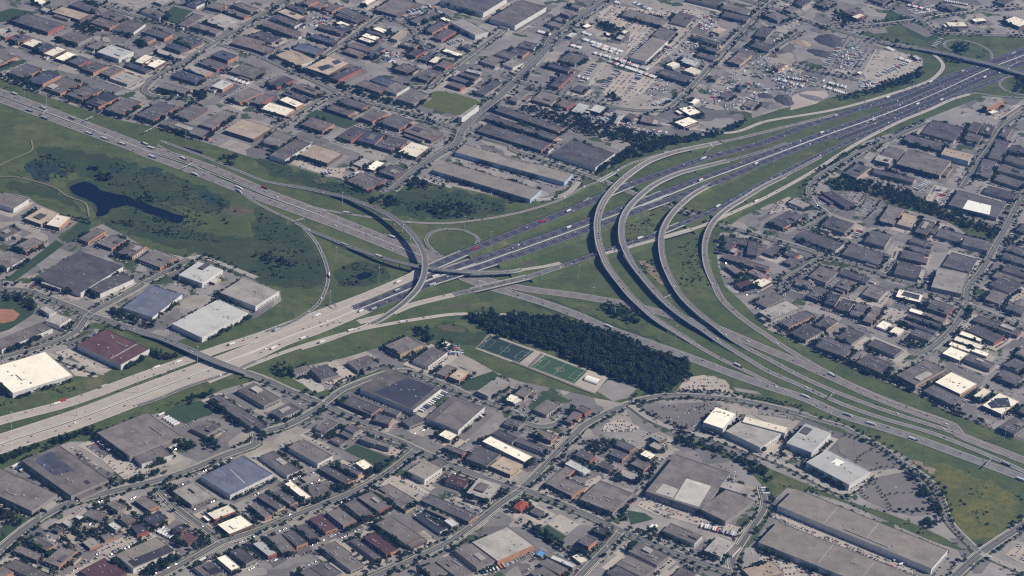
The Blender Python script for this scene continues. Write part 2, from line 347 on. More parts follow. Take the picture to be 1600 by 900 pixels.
LAND = '''
marsh|MARSH|b0 30,260 150,235 300,270 420,330 560,470 420,380 250,330 100,300
marsh|MARSH|b0 250,20 600,60 900,140 1250,260 1450,380 1300,430 1150,400 900,330 700,280 500,200 300,120
marsh|MARSH|b0 640,470 800,400 1000,470 1300,560 1600,600 1700,700 1500,820 1200,680 950,610 760,540
marsh|MARSH|b1 0,400 250,520 380,660 440,800 420,880 200,900 0,860
marsh|MARSH|b1 480,800 620,730 800,760 850,840 700,890 520,890
marsh|MARSH|b1 860,320 1000,290 1300,300 1560,360 1500,440 1200,470 950,460 820,400
marsh|MARSH|b1 20,90 300,180 520,250 720,300 640,350 400,290 100,190
marsh|MARSH|c2 160,120 500,220 850,320 1050,410 900,320 650,230 400,130 200,60
marsh|MARSH|c1 1080,250 1250,220 1340,270 1480,290 1390,370 1230,340 1100,320
reed_bed|MARSH|b0 620,250 760,290 900,330 1080,400 1150,440 1160,500 1060,520 900,470 790,400 690,420 640,470 590,470 580,380 480,340 420,290 440,240 520,215
pond|WATER|b0 440,262 520,235 600,262 640,292 760,320 860,350 960,390 1080,430 1140,457 1125,492 1070,488 960,448 850,402 800,383 740,400 680,412 672,438 612,458 600,400 580,360 490,328 444,292
pond|WATER|b0 1082,12 1150,18 1270,50 1262,66 1200,60 1120,32
pond|WATER|b1 632,815 690,800 730,815 705,838 655,850 622,838
wet_ground|TURFD|b0 160,125 260,105 420,175 400,205 330,180 270,238 190,205
wet_ground|TURFD|b0 1235,300 1300,292 1385,368 1310,378
wet_ground|TURFD|b0 870,155 960,140 1030,160 950,195
wet_ground|TURFD|b0 680,150 740,140 790,180 700,185
bare_soil|EARTH|b2 790,735 835,728 905,790 975,882 930,880 850,800
bare_soil|SOIL|c1 1120,235 1210,222 1310,255 1300,280 1180,270
bare_soil|SOIL|b2 20,735 120,728 150,750 60,765
bare_soil|SOIL|b1 350,225 420,212 460,235 400,255
bare_soil|SOIL|c1 1125,128 1240,105 1340,92 1350,108 1220,128 1130,142
bare_soil|SOIL|b0 1400,400 1480,385 1560,400 1600,430 1500,450 1410,440
yellow_field|STRAW|d3 1000,215 1110,205 1260,262 1410,318 1530,390 1575,475 1530,560 1440,640 1340,672 1220,645 1165,570 1130,430 1050,310
bare_soil|EARTH|d3 900,170 940,170 985,215 1050,235 1040,255 1000,265 960,220
olive_field|OLIVE|a1 1030,650 1075,600 1120,570 1260,590 1400,640 1330,690 1260,718 1130,690
lawn|LAWN|d1 550,115 622,75 885,180 800,238
lawn|LAWN|c0 1010,785 1100,735 1250,705 1355,775 1160,848
lawn|LAWN|a0 1000,122 1080,40 1205,70 1085,158
lawn|LAWN|a0 -20,80 70,52 235,78 100,128 -20,140
lawn|LAWN|a1 305,725 380,685 640,770 565,806
lawn|LAWN|d2 722,490 830,508 885,545 742,582
lawn|LAWN|d2 178,602 222,578 340,655 290,692
lawn|LAWN|c1 1270,590 1360,560 1480,520 1520,545 1390,640 1300,640
lawn|LAWN|c1 670,545 760,510 830,525 690,562
lawn|LAWN|c2 100,740 200,650 300,700 240,720 130,780
lawn|LAWN|d0 -40,640 40,572 140,605 20,690 -40,740
lawn|LAWN|c0 -40,60 120,60 240,100 200,170 60,260 -40,290
lawn|LAWN|b0 390,590 480,500 570,480 560,540 470,600 420,620
lawn|LAWN|b0 30,850 300,640 350,600 400,630 200,780 90,860
lawn|LAWN|a0 -20,420 150,370 170,385 0,450
lawn|LAWN|a3 770,60 900,100 960,130 1060,205 1100,215 1000,260 900,230 820,150 560,165 700,150
grass_belt|GRASS|d2 1010,10 1100,45 1300,105 1600,225 d3 60,250 300,350 520,440 800,530 1100,660 1230,740 1180,735 1000,670 800,580 500,450 250,370 120,350 40,420 0,540 d2 1500,700 1400,740 1560,560 1590,480 1560,330 1400,190 1200,110 1020,70
grass_belt|GRASS|b3 340,240 500,210 650,230 850,290 1000,350 1200,430 1460,540 1440,610 1400,680 1340,690 1240,560 1060,460 850,405 700,350 560,300 420,290
grass_belt|GRASS|c0 490,250 600,215 760,260 1000,340 1130,420 960,430 800,330 620,255
grass_belt|GRASS|c1 640,520 700,560 560,640 440,700 380,700 240,590 480,640
'''
MD = globals()
zi = 0
for ln in LAND.strip().split('\n'):
    nm, mt, ps = ln.split('|'); pts = V(ps)
    zi += 1; sheet(nm, pts, MD[mt], .14 + .006 * zi, len(pts) > 6)
    GREEN_AREAS.append(pts)

LOTS = '''
car_park|GREYLOT|c2 1050,720 840,745 800,760 850,800 1010,870 1100,880 1190,830 1240,770 1320,740 1280,710
car_park|PALE|c2 1030,640 1090,560 1200,545 1330,575 1360,610 1350,650 1100,650
car_park|LOT|c2 1380,620 1540,650 1560,670 1400,645
car_park|GREYLOT|d3 430,70 470,25 560,25 700,90 830,190 840,215 650,245 540,190 450,130
car_park|GREYLOT|d3 650,290 800,260 870,250 950,350 1010,450 1030,515 900,525 760,490 620,430 570,390 600,320
car_park|LOT|c3 -60,740 130,740 230,770 210,830 -60,790
car_park|LOT|c2 520,640 610,570 780,630 720,690 630,710
car_park|PALE|d2 780,460 840,395 960,440 1000,470 960,530 900,520
car_park|PALE|d2 970,530 1050,500 1190,520 1400,590 1470,600 1400,660 1180,590
car_park|PALE|d3 1480,770 1560,700 1700,750 1640,850
car_park|PALE|c2 580,850 680,820 800,870 760,905 560,900
car_park|GRAVEL|d2 218,572 300,515 425,578 338,645
car_park|PALE|d1 850,275 920,275 1090,380 1000,425 940,420 760,335
car_park|PALE|d0 600,740 800,640 960,625 980,655 720,768 700,800
car_park|DARKLOT|d1 80,800 160,770 200,800 110,850
car_park|PALE|d1 640,640 700,600 750,620 670,665
car_park|PALE|d3 60,500 40,540 300,660 640,790 900,880 960,850 800,770 480,660
car_park|PALE|d3 -60,735 100,780 300,870 400,910 -60,960
car_park|PALE|c0 345,400 430,380 640,500 700,510 600,560 470,550 380,450
car_park|DARKLOT|c0 380,450 440,432 500,465 430,490
car_park|PALE|d0 480,85 580,45 680,100 820,190 880,230 820,300 780,300 640,180
car_park|DARKLOT|d0 535,90 600,70 690,130 640,170
car_park|DARKLOT|d0 470,140 500,115 560,200 780,330 720,350 560,230
car_park|PALE|c1 440,470 500,455 640,560 500,620 420,590 500,545
car_park|GRAVEL|c1 240,575 300,560 420,610 430,640 370,660 290,600
car_park|PALE|d2 460,310 545,270 560,290 430,410 460,350
car_park|GRAVEL|a2 470,540 560,390 600,400 500,540
car_park|GRAVEL|a2 800,680 830,640 960,610 1010,625 960,665 860,690
car_park|PALE|a2 560,570 680,440 900,500 860,560 720,640 600,610
car_park|PALE|a2 520,90 620,30 900,70 1150,60 1210,90 1000,330 860,430 700,380 740,200 560,130
car_park|GRAVEL|a3 590,450 670,310 760,320 900,340 970,370 965,420 830,490 700,530 610,500
car_park|GRAVEL|a3 390,430 450,390 550,400 540,460 480,470
car_park|LOT|a3 350,430 500,225 680,260 570,440
car_park|LOT|a3 560,165 730,165 750,205 660,212
car_park|GREYLOT|a3 820,150 900,140 1060,205 990,235
car_park|GREYLOT|a3 860,60 1100,20 1100,100 960,110
rubble_yard|LOT|a3 120,180 240,150 360,190 420,230 300,340 180,400 150,320 220,270
rubble_yard|PALE|a3 150,600 240,570 360,570 380,600 300,650 140,690
rubble_yard|LOT|a2 1480,600 1600,560 a3 60,590 60,690 a2 1500,740
car_park|PALE|b1 200,120 270,90 400,150 560,150 540,220 420,190
car_park|LOT|b3 460,290 590,295 720,350 640,460 540,450 540,370
car_park|LOT|b3 500,250 660,190 900,240 1020,250 980,310 800,290
car_park|PALE|b3 980,350 1040,255 1170,290 1110,395
car_park|LOT|b3 1110,390 1250,440 1470,490 1450,540 1300,500 1130,440
car_park|PALE|b3 0,440 60,360 130,330 240,400 120,420
car_park|PALE|c3 705,190 740,120 880,150 870,180 790,200 720,210
car_park|PALE|a0 820,20 900,60 760,30
'''
for ln in LOTS.strip().split('\n'):
    nm, mt, ps = ln.split('|'); pts = V(ps); zi += 1
    sheet(nm, pts, MD[mt], .43 + .0012 * (zi - 45), False)
    PAVED_AREAS.append((pts, mt, nm))

# ------------------------------------------------------------------ roads
# name | material | width in metres | flags | points;  flags: k kerbs+verges, e edge lines, l lane lines (count), m median barrier, B thing (bridge) with its label
ROADS = '''
highway|CONC|26|el5|c0 -300,930 0,832 440,716 860,562 1150,458 1400,372 1600,310 c1 230,225 400,160 640,70 800,5,2 b1 950,840,4 1000,816,5b 1060,788,6
highway|FRESH|23|el5|b1 1040,797,6b 1300,682,6 1600,562,6 b2 180,488,6 340,423,6 480,365,6 600,312,6b 740,255,6 1000,165,4 1190,95,2 1400,40 1580,-10 a3 200,800 400,735 770,612 1000,530 1300,422 1600,308 1900,190
highway|CONC|27|el6|c0 -300,1050 0,942 480,784 860,640 1160,528 1400,438 1600,362 c1 180,290 390,212 620,128
highway|FRESH|21|el5|c1 610,133 800,58,2 900,20,4 b1 1040,845,5b 1150,806,6b 1350,735,6 1600,655,6 b2 0,652,6 280,555,6 560,452,6 800,366,6b 950,306,6 1200,214,4 1390,146,2 1560,74 a3 350,834 600,747 850,653 1100,545 1375,417 1600,330 1900,220
highway|CONC|27|el6|c0 -300,1130 0,1012 480,856 860,712 1160,598 1400,504 1600,424 c1 180,338 390,262 700,130
highway|FRESH|21|el5|c1 690,137 850,75,2 960,40,4 b1 1090,871,5b 1200,834,6b 1490,740,6 1600,700,6 b2 0,708,6 280,606,6 560,503,6 830,402,6b 960,356,6 1240,254,4 1420,182,2 1590,107 a3 350,867 600,779 850,685 1100,577 1375,449 1600,362 1900,250
highway|FRESH|20|e|a3 440,873 620,805 850,712 1100,602 1375,478 1600,392 1900,285
highway|FRESH|22|e|a3 700,672 850,618 1100,512 1375,405 1600,320 1900,205
highway|CONC|17|el3|c1 640,215 830,165 960,112 1100,75,2 1260,38,4
highway|STREET|17|el4|c1 1235,42,4 1350,16,5b b1 1524,874,6b b2 100,832,6 260,780,6 400,735,6
highway|FRESH|16|el4|b2 330,757,6 520,692,6 700,636,6 900,566,6b 1060,500,6 1230,432,5 1400,345,3 1600,230 b3 250,105 480,0 a3 700,800 1000,672 1300,550 1600,436 1900,320
ramp|CONC|10|e|b2 560,690,6 680,660,6 900,598,6b 1120,535,6 1240,492,5 1400,420,3 1600,328 b3 300,162 540,8 a3 800,772 1000,690 1150,622 1260,590
highway|PINK|26|el6|b0 -300,-480 a0 -60,548 0,571 100,610 300,686 600,801 850,897 b0 910,22 1240,120 1600,270 b1 60,298 400,428 800,590 1000,665 1200,748 1400,838 c2 80,5 400,48 700,100 900,146 1050,190 1250,242 1400,302 1600,388 c3 200,470 400,560 640,668 900,770 1150,860 d3 1200,20 1600,178 1900,300
highway|PINK|26|el6|a0 -60,602 0,624 100,661 300,735 600,845 850,937 b0 910,66 1240,186 1600,330 b1 60,352 500,512 1000,712 1200,796 1400,880
highway|WORN|27|el6|b1 1385,874 c2 0,35 200,95 400,168 600,254 850,344 1100,432 1350,528 1600,616 c3 230,692 450,790 700,868 d3 920,40 1250,160 1600,290 1900,420
ramp|STREET|9|e|a0 980,905 b0 1500,300 b1 0,368 120,430 250,492 330,560 390,640 440,760 452,830 440,900 c1 420,50 380,110 300,170 200,225 60,275
ramp|STREET|10|e|b0 1000,-20 1300,90 1600,215 b1 60,235 250,270
ramp|PINK|8|e|b1 300,385 530,432 800,470 950,490 1200,496 1450,468 1600,440 b2 120,410 300,350 450,270,3 540,235,6b 640,180,6 720,132,4 880,78,2 1000,50
ramp|STREET|9|e|b1 1130,685 1080,640 1062,598 1090,560 1150,538 1230,532 1310,545 1370,572 1392,600 1370,635 1300,690,2 1220,722,4
ramp|STREET|9|e|b1 1180,712 1100,680 1040,655 960,620 880,600 800,568
ramp|CONC|10|e|b2 -300,-350 a3 -300,830 0,757 400,690 700,610 1000,510 1085,440 1090,395 1040,345 1000,318
ramp|STREET|8|e|a3 1400,370 1385,320 1290,270 1180,250 1110,262 1105,295 1150,318
ramp|STREET|8|e|a3 1260,590 1300,582 1400,600 1600,612
ramp|STREET|8|e|a3 1640,475 1520,478 1455,505 1450,540 1500,575 1600,595
ramp|CONC|11|el2|c1 -300,590 0,470 180,402 400,330 650,262 880,218 1050,190 1250,165 1500,168 c2 60,175
ramp|STREET|9|e|c0 860,738 1020,682 1160,622 1420,535 c1 0,458
ramp|PINK|12|el2|c2 1120,338 1200,388 1300,443 1450,515 1600,590 c3 120,652 300,728
ramp|WORN|14|el3|c2 1380,390 1500,462 1600,522 c3 200,610 450,722 700,812 1000,900 d3 1250,95 1450,180 1600,248 1800,340
ramp|PINK|14|el3|c2 1455,372 1600,445 c3 200,552 400,642 640,735 850,806 1100,885 d3 1300,62 1500,150
ramp|PINK|16|el3|b2 1264,880 c2 1300,55 1350,115 1430,185 1520,250 1600,303 c3 100,372 300,492 480,588 700,692 900,768 1150,850
ramp|PINK|12|el2|b2 1310,-12 1400,-30 a3 0,822 150,785 300,748 430,716
ramp|STREET|11|el2|b2 1330,112 1480,72 1600,36 1720,-5
ramp|PINK|11|el2|b2 1290,240 1400,200 1500,158
ramp|PINK|11|el2|b2 1680,215 b3 200,150 330,82
street|FRESH|18|-|a1 1310,795 1400,712 1490,645
ramp|CONC|11|e|c1 740,217 640,257 520,302 400,345 280,382
ramp|CONC|10|e|b2 -20,800,6 100,782,6 200,768,6 300,745,6
street|STREET|14|kl1|d0 -120,870 0,740 90,660 180,590 300,512 430,450 600,400 800,350 1000,300 1200,235 1400,150 1600,75 c1 0,915 170,870 330,790 425,728
street|STREET|15|kl1|b0 -200,810 0,860 c0 0,5 150,15 300,62 460,125 560,168 680,208 800,250,3
street|STREET|15|kl1|c0 1540,532,3 c1 60,575 200,640 425,728 560,790 750,870 d1 680,-20 900,62 1000,110 1200,200 1400,280 1600,352 d2 60,358 200,410 400,490 600,580 680,620 900,710 1100,790 1400,890 1700,1000
street|STREET|12|kl1|b0 1240,690 1190,722 1000,820 900,872 c0 870,-5 700,88 560,168 480,270 350,340 200,388 0,440 -200,500
street|STREET|11|kl1|c1 425,728 540,640 680,580 820,532 940,516 1060,560 1200,612 1300,660 1450,712 1600,770 c2 100,850 200,868 270,855 340,800
street|STREET|12|kl1|d2 60,358 180,240 300,110 400,10 c2 440,870 560,800 720,730 850,690 1000,672 1200,680 1400,700 1600,736 c3 130,770 250,800
street|STREET|10|kl1|c3 200,790 330,830 470,870 d3 540,10 700,92 840,190 1000,300 1070,400 1130,560 1250,690 1330,762
street|STREET|12|kl1|d2 60,358 -60,440 d1 1500,470 1350,590 1200,692 1000,790 800,880 600,960
street|STREET|12|kl1|d1 1000,110 920,180 800,270 640,362 400,462 200,540 0,622 d0 1390,690 1300,740 1150,822 1000,900 900,960
street|STREET|10|k|d0 1390,690 1300,620 1150,510 1060,430 985,345
street|STREET|12|kl1|d2 680,620 600,720 500,820 420,905 350,990
street|STREET|14|kl1|d3 1100,970 1330,762 1600,582 1800,450
street|LANE|9|k|d3 1330,762 1450,815 1600,880 1800,960
street|LANE|9|k|c2 740,735 860,820 1000,880 1120,910 d2 1000,-10 1200,28 1400,90 1600,165 d3 160,230 300,310 470,385 560,340 640,262
street|STREET|10|k|d2 1400,890 1380,800 1500,600 1580,470 1560,340
street|STREET|13|kl1|b3 1760,60 1600,310 1500,500 1400,680 1330,800 1250,905 c3 1240,100 1180,222 1080,330 960,412 880,390
street|STREET|11|k|a3 1620,690 b3 1480,-110 1400,0 1320,110 1210,275
street|STREET|13|kl2|a0 480,-30 800,85 1000,135 1200,205 1340,270 1480,300 1600,338 a1 200,432 400,520 560,590 750,652 1000,722 1250,805 1350,842 1600,905 b2 0,35 150,85 300,140 540,222 760,312 950,380 1150,452 1300,502 1600,588 b3 250,662 400,715 600,770 800,842 1000,895 c3 1010,20 1240,100 1600,250 1900,380
street|STREET|10|kl1|b3 330,702 240,768 130,830 90,880 80,960
street|STREET|11|kl1|a3 1000,770 900,812 700,905 b3 600,42 450,122 320,202 255,280 280,370 370,440 300,500 200,540
street|STREET|13|kl1|a1 260,-40 a0 1600,122 1450,212 1340,270 1150,392 980,482 905,570 1000,605 1200,610
street|STREET|17|kl2|a2 640,-30 400,130 260,230 190,340 40,490 -60,590 a1 1400,700 1290,812 b1 1250,0 1000,162 850,292
street|STREET|10|kl1|a1 560,590 480,590 300,690 150,790 0,850
street|STREET|11|kl1|a1 330,405 480,312 620,215 760,112 800,100 960,165 1000,220 1060,300 1170,352
street|STREET|11|kl1|a1 980,545 1090,542 1180,462 1280,390 1400,300 1560,180
street|STREET|11|kl1|a2 -60,470 100,530 250,582 450,620 650,670 800,690 960,680 1050,612 1150,510 1250,400 1400,235 1500,130 1585,45 1640,0
street|STREET|10|k|a3 200,200 60,300 -40,350
street|STREET|10|k|a3 160,410 350,452 570,502
street|STREET|12|k|a3 520,172 760,148 900,130 960,130 1060,202 1300,216 1700,228
street|STREET|10|k|a3 970,128 850,90 740,40 600,0
street|STREET|10|k|a3 960,125 1150,90 1400,65 1600,50
street|STREET|16|kl3|a2 1300,-40 1460,0 1600,42 a3 60,60 250,132 450,192 700,262 930,302,4
street|LANE|8|k|c0 300,420 600,530 650,540
street|LANE|8|k|b0 1180,720 1240,705 1350,740 1500,800 1600,840
street|LANE|8|k|b1 1000,210 1080,235 1220,275
street|LANE|7|k|b1 1150,180 1400,260 1700,350 b2 330,320 440,215
trail|TRACKR|4|p|b0 -40,205 100,210 330,270 420,330 530,370 560,460
trail|TRACKR|4|p|b0 -60,170 30,120 120,80 200,40 195,-20
trail|TRACKR|5|p|c2 0,462 200,540 400,620 520,665
trail|TRACKR|4|p|c1 1380,375 1470,290
'''
PATHS = []          # (name, smooth points, width, flags, index) for traffic, trees and the occupancy mask
def frames(P):
    n = len(P); R = []
    for i in range(n):
        d = P[min(i + 1, n - 1)] - P[max(i - 1, 0)]; d.z = 0; d.normalize()
        R.append(Vector((-d.y, d.x, 0)))
    return R
def ribbon(mb, P, R, o0, o1, dz, m=0, z=None):
    n = len(mb.v)
    for p, r in zip(P, R):
        for o in (o0, o1):
            q = p + r * o; mb.v.append((q.x, q.y, (p.z if z is None else z) + dz))
    for i in range(len(P) - 1):
        k = n + 2 * i; mb.f.append((k, k + 2, k + 3, k + 1) if o0 > o1 else (k + 1, k + 3, k + 2, k)); mb.m.append(m)
def strip(mb, P, R, o0, o1, z0, z1, m=0):
    """a closed bar running along the path between offsets o0<o1 and heights z0<z1 over it"""
    n = len(mb.v)
    for p, r in zip(P, R):
        for o, z in ((o0, z0), (o1, z0), (o1, z1), (o0, z1)):
            q = p + r * o; mb.v.append((q.x, q.y, p.z + z))
    for i in range(len(P) - 1):
        k = n + 4 * i
        for a in range(4):
            b = (a + 1) % 4; mb.f.append((k + a, k + b, k + 4 + b, k + 4 + a)); mb.m.append(m)
    e = n + 4 * (len(P) - 1)
    mb.f += [(n + 3, n + 2, n + 1, n), (e, e + 1, e + 2, e + 3)]; mb.m += [m, m]

def road_mesh(name, P, R, w, zr, mat, parent=None):
    n = len(P); co = []; uv = []; d = 0
    for i in range(n):
        if i: d += (P[i] - P[i - 1]).length
        for o in (w / 2, 0, -w / 2): q = P[i] + R[i] * o; co.append((q.x, q.y, P[i].z + zr)); uv.append((o, d))
    F = []
    for i in range(n - 1):
        k = 3 * i; F += [(k, k + 1, k + 4, k + 3)[::-1] if False else (k + 3, k, k + 1, k + 4), (k + 4, k + 1, k + 2, k + 5)]
    me = bpy.data.meshes.new(name); me.from_pydata(co, [], F); L = me.uv_layers.new(name='road')
    for lp in me.loops: L.data[lp.index].uv = uv[lp.vertex_index]
    me.materials.append(mat); me.update(); return link(name, me, parent)
verge = MB(); kerbs = MB(); paint = MB(); bank = MB()
BRIDGES = []
for ri, ln in enumerate(ROADS.strip().split('\n')):
    nm, mt, w, fl, ps = ln.split('|'); w = float(w); raw = parse(ps)
    sp = spline([p for p, b in raw]); P = [p for p, i in sp]; seg = [i for p, i in sp]; R = frames(P)
    zr = .56 + .012 * ri
    tag(road_mesh(nm, P, R, w, zr, MD[mt]), kind='structure')
    PATHS.append([nm, P, w, fl, zr, R, mt])
    lanes = int(fl[fl.index('l') + 1]) if 'l' in fl else 0
    if 'k' in fl:
        ribbon(verge, P, R, w / 2 + 5.5, -w / 2 - 5.5, .50 + .0007 * ri)
        for s in (1, -1):
            a, b = sorted((s * w / 2, s * (w / 2 + .9))); strip(kerbs, P, R, a, b, .05, zr + .10)
            a, b = sorted((s * (w / 2 + 3), s * (w / 2 + 4.4)))
            if s > 0: ribbon(kerbs, P, R, b, a, .53 + .0007 * ri)
    hl = .08 if 'k' in fl else .15 if mt == 'FRESH' else .22
    if 'e' in fl:
        for s in (w / 2 - 1.6, -w / 2 + 1.6): ribbon(paint, P, R, s + hl, s - hl, zr + .004)
    for q in range(1, lanes + 1 if 'k' in fl else lanes):
        o = -w / 2 + (q * w / (lanes + 1) if 'k' in fl else 1.6 + q * (w - 3.2) / lanes)
        if 'k' in fl: ribbon(paint, P, R, o + hl, o - hl, zr + .004)
        else:
            for i in range(0, len(P) - 1, 2): ribbon(paint, P[i:i + 2], R[i:i + 2], o + .08, o - .08, zr + .004)
    br = [raw[i][1] for i in seg]
    # raised lengths: grass embankment at the sides, a bridge deck where flagged
    i = 0
    while i < len(P) - 1:
        if br[i]:
            j = i
            while j < len(P) - 1 and br[j]: j += 1
            BRIDGES.append(('short', P[i:j + 1], w, zr, None)); i = j
        elif P[i].z > .05 or P[i + 1].z > .05:
            for s in (1, -1):
                n = len(bank.v)
                for q in (i, i + 1):
                    e = P[q] + R[q] * s * (w / 2 + .05); f = P[q] + R[q] * s * (w / 2 + .05 + 1.9 * P[q].z)
                    bank.v += [(e.x, e.y, P[q].z + zr - .02), (f.x, f.y, .12)]
                bank.f.append((n, n + 1, n + 3, n + 2) if s < 0 else (n, n + 2, n + 3, n + 1)); bank.m.append(0)
            i += 1
        else: i += 1
tag(verge.build('verge', VERGE), kind='structure'); tag(kerbs.build('kerb', KERB), kind='structure')
tag(bank.build('embankment', GRASS), kind='structure')

# concrete median barriers between carriageways
BARR = '''c0 -300,1090 0,977 480,820 860,676 1160,563 1400,471 1600,393 c1 180,314 390,237 650,132 850,52,3 950,12,5 b1 1070,857,5.5 1200,808,6 1400,748,6 1600,678,6 b2 0,680,6 280,580,6 560,478,6 850,370,6 1000,313,5 1200,231,4 1575,91,1 a3 350,851 600,763 850,669 1100,561 1375,433 1600,346
a0 -60,575 0,598 100,636 300,710 600,823 850,917 b0 910,44 1240,153 1600,300 b1 60,325 450,470 900,650 1100,733'''
for ln in BARR.split('\n'):
    P = [p for p, i in spline(V(ln))] if False else [p for p, i in spline([p for p, b in parse(ln)])]
    mb = MB(); strip(mb, P, frames(P), -.6, .6, .3, 1.75)
    tag(mb.build('median_barrier', BARRIER), 'long pale concrete median barrier dividing the carriageways of the ' + ('broad diagonal highway' if ln.startswith('c0') else 'aged concrete highway at the left' if ln.startswith('a0') else 'lower right highway'), 'barrier')

# flyovers: label | material | width | points
FLY = '''
longest curved flyover of the four, its pale deck bending round from the upper right|PINK|14|b2 1300,-8,0 1200,12,2 1100,32,4 1000,56,6 850,112,9 720,200,11 625,290,13 562,382,14 534,480,14 534,560,13 548,640,13 585,740,11 620,800,9 690,890,9 c2 745,55,9 850,155,8 930,218,6 1020,275,3 1100,325,1 1130,343,0
second curved flyover from the left, with white parapets and a dark roadway|WORN|13|b2 1350,106,0 1250,130,1 1150,155,3 1050,182,6 940,228,9 870,268,11 810,315,12 740,385,13 700,450,13 684,520,13 688,600,13 712,670,12 760,760,9 840,860,9 c2 905,35,9 960,92,8 1040,160,8 1120,216,8 1200,268,6 1300,340,3 1360,378,1 1400,402,0
third curved flyover from the left, climbing over the lower carriageway|PINK|12|b2 1310,232,1 1250,255,3 1190,282,6 1120,325,8 1060,375,10 1010,425,12 965,490,12 940,550,12 932,610,11 935,670,10 950,745,9 985,830,8 1020,895,8 c2 1070,65,8 1130,125,8 1200,185,8 1280,245,7 1340,295,5 1420,350,2 1470,380,0
rightmost curved flyover, brownish deck sweeping past the brick townhouse court|PINK|12|b2 1700,205,0 1600,252,1 1500,310,3 1440,348,4 1370,390,6 1310,435,7 1260,485,8 1225,550,8 1207,620,7 1205,680,5 1212,750,3 1235,820,1 1268,890,0
tall sweeping flyover over both highways, throwing a broad shadow on the grass|STREET|12|b1 200,262,0 330,285,1 450,310,3 560,335,6 650,368,9 740,402,12 830,448,15 900,495,17 965,555,18 1015,620,19 1048,690,19 1056,740,18.5 1055,785,18 1048,828,17 1032,866,15.5 c1 1010,5,14 982,38,12 948,72,10 912,104,7.5 872,135,5 824,168,3 774,200,1.5 700,234,0
low ramp bridge crossing the main carriageways beneath the tall flyover|STREET|9|b1 250,494,0 330,540,0 440,585,1 560,635,3 700,685,7 800,716,10 900,742,12 1000,764,13 1100,780,13 1230,796,13 1350,802,12 1480,804,10 1600,800,8 b2 60,786,7
two-lane street bridge carrying traffic across the widest pale carriageways|STREET|14|c0 800,250,3 900,285,4 1000,312,6 1100,352,7 1200,396,8 1300,440,8 1400,480,8 1480,510,6 1540,532,3
far highway bridge crossing the dark asphalt carriageways by the cloverleaf|STREET|17|a3 930,302,4 1040,322,6 1150,345,7 1250,370,8 1400,405,8 1500,435,8 1600,465,8 1750,510,6
'''
for ln in FLY.strip().split('\n'):
    lb, mt, w, ps = ln.split('|'); P = [p for p, i in spline([p for p, b in parse(ps)], 10)]
    BRIDGES.append(('flyover', P, float(w), .62, (lb, mt)))
    PATHS.append(['flyover', P, float(w), 'e', .62, frames(P), mt])

def clear_of_roads(q, skip, margin):
    for pth in PATHS:
        if pth[1] is skip: continue
        A = pth.__getitem__(1)
        for k in range(0, len(A), 2):
            d = (A[k].x - q.x) ** 2 + (A[k].y - q.y) ** 2
            if d < (pth[2] / 2 + margin) ** 2 and A[k].z < q.z - 3: return False
    return True
shortn = 0
for kind, P, w, zr, info in BRIDGES:
    R = frames(P); n = len(P)
    mid = P[n // 2]
    root = link('bridge', None) if kind == 'short' else link('flyover_bridge', None)
    root.location = (mid.x, mid.y, 0); off = Vector((mid.x, mid.y, 0))
    Q = [p - off for p in P]
    d = MB(); strip(d, Q, R, -w / 2 - .6, w / 2 + .6, -1.4 + zr - .1, zr - .05); d.build('deck', PARAPET, root)
    if kind == 'flyover':
        road_mesh('roadway', Q, R, w, zr, MD[info[1]], root)
        ln_ = MB()
        for o in (w / 2 - 1.5, -w / 2 + 1.5) + ((0,) if w > 13 else ()): ribbon(ln_, Q, R, o + .18, o - .18, zr + .01)
        ln_.build('lane_marking', PAINT, root)
    for sd in (1, -1):
        a, b = sorted((sd * (w / 2 - .1), sd * (w / 2 + .6))); r = MB(); strip(r, Q, R, a, b, zr - .04, zr + 1.15); r.build('parapet', PARAPET, root)
    step = 3 if kind == 'flyover' else 4
    if kind == 'flyover':
        for i in range(2, n - 2, step):
            if P[i].z < 3.2 or not clear_of_roads(P[i], P, 2.5): continue
            pm = MB(); zt = P[i].z - 1.4 + zr - .1
            pm.cyl(Q[i].x, Q[i].y, 0, zt - 1.0, 1.1, 1.1, 8)
            t = Vector((R[i].y, -R[i].x, 0)); c = Q[i]; hw = w / 2 - .8
            b0 = [c + R[i] * a * hw * k + t * b * .9 for a, b, k in ((-1, -1, .45), (1, -1, .45), (1, 1, .45), (-1, 1, .45))]
            pm.hexa([(p.x, p.y, zt - 1.05) for p in b0], [((c + R[i] * a * hw + t * b * .9).x, (c + R[i] * a * hw + t * b * .9).y, zt + .02) for a, b in ((-1, -1), (1, -1), (1, 1), (-1, 1))])
            pm.build('pier', PARAPET, root)
    # abutments
    for i in (0, n - 1):
        if P[i].z > 1.5 or kind == 'short':
            t = Vector((R[i].y, -R[i].x, 0)); ab = MB(); c = Q[i]; hw = w / 2 + .5; zt = P[i].z + zr - 1.5
            ring = [c + R[i] * a * hw + t * b * .6 for a, b in ((-1, -1), (1, -1), (1, 1), (-1, 1))]
            ab.hexa([(p.x, p.y, 0) for p in ring], [(p.x, p.y, zt) for p in ring]); ab.build('abutment', PARAPET, root)
    if kind == 'flyover': tag(root, info[0], 'bridge')
    else: root['category'] = 'bridge'; root['group'] = 'short highway bridges over the roads below'
def low_bank(P): return [p for p in P]
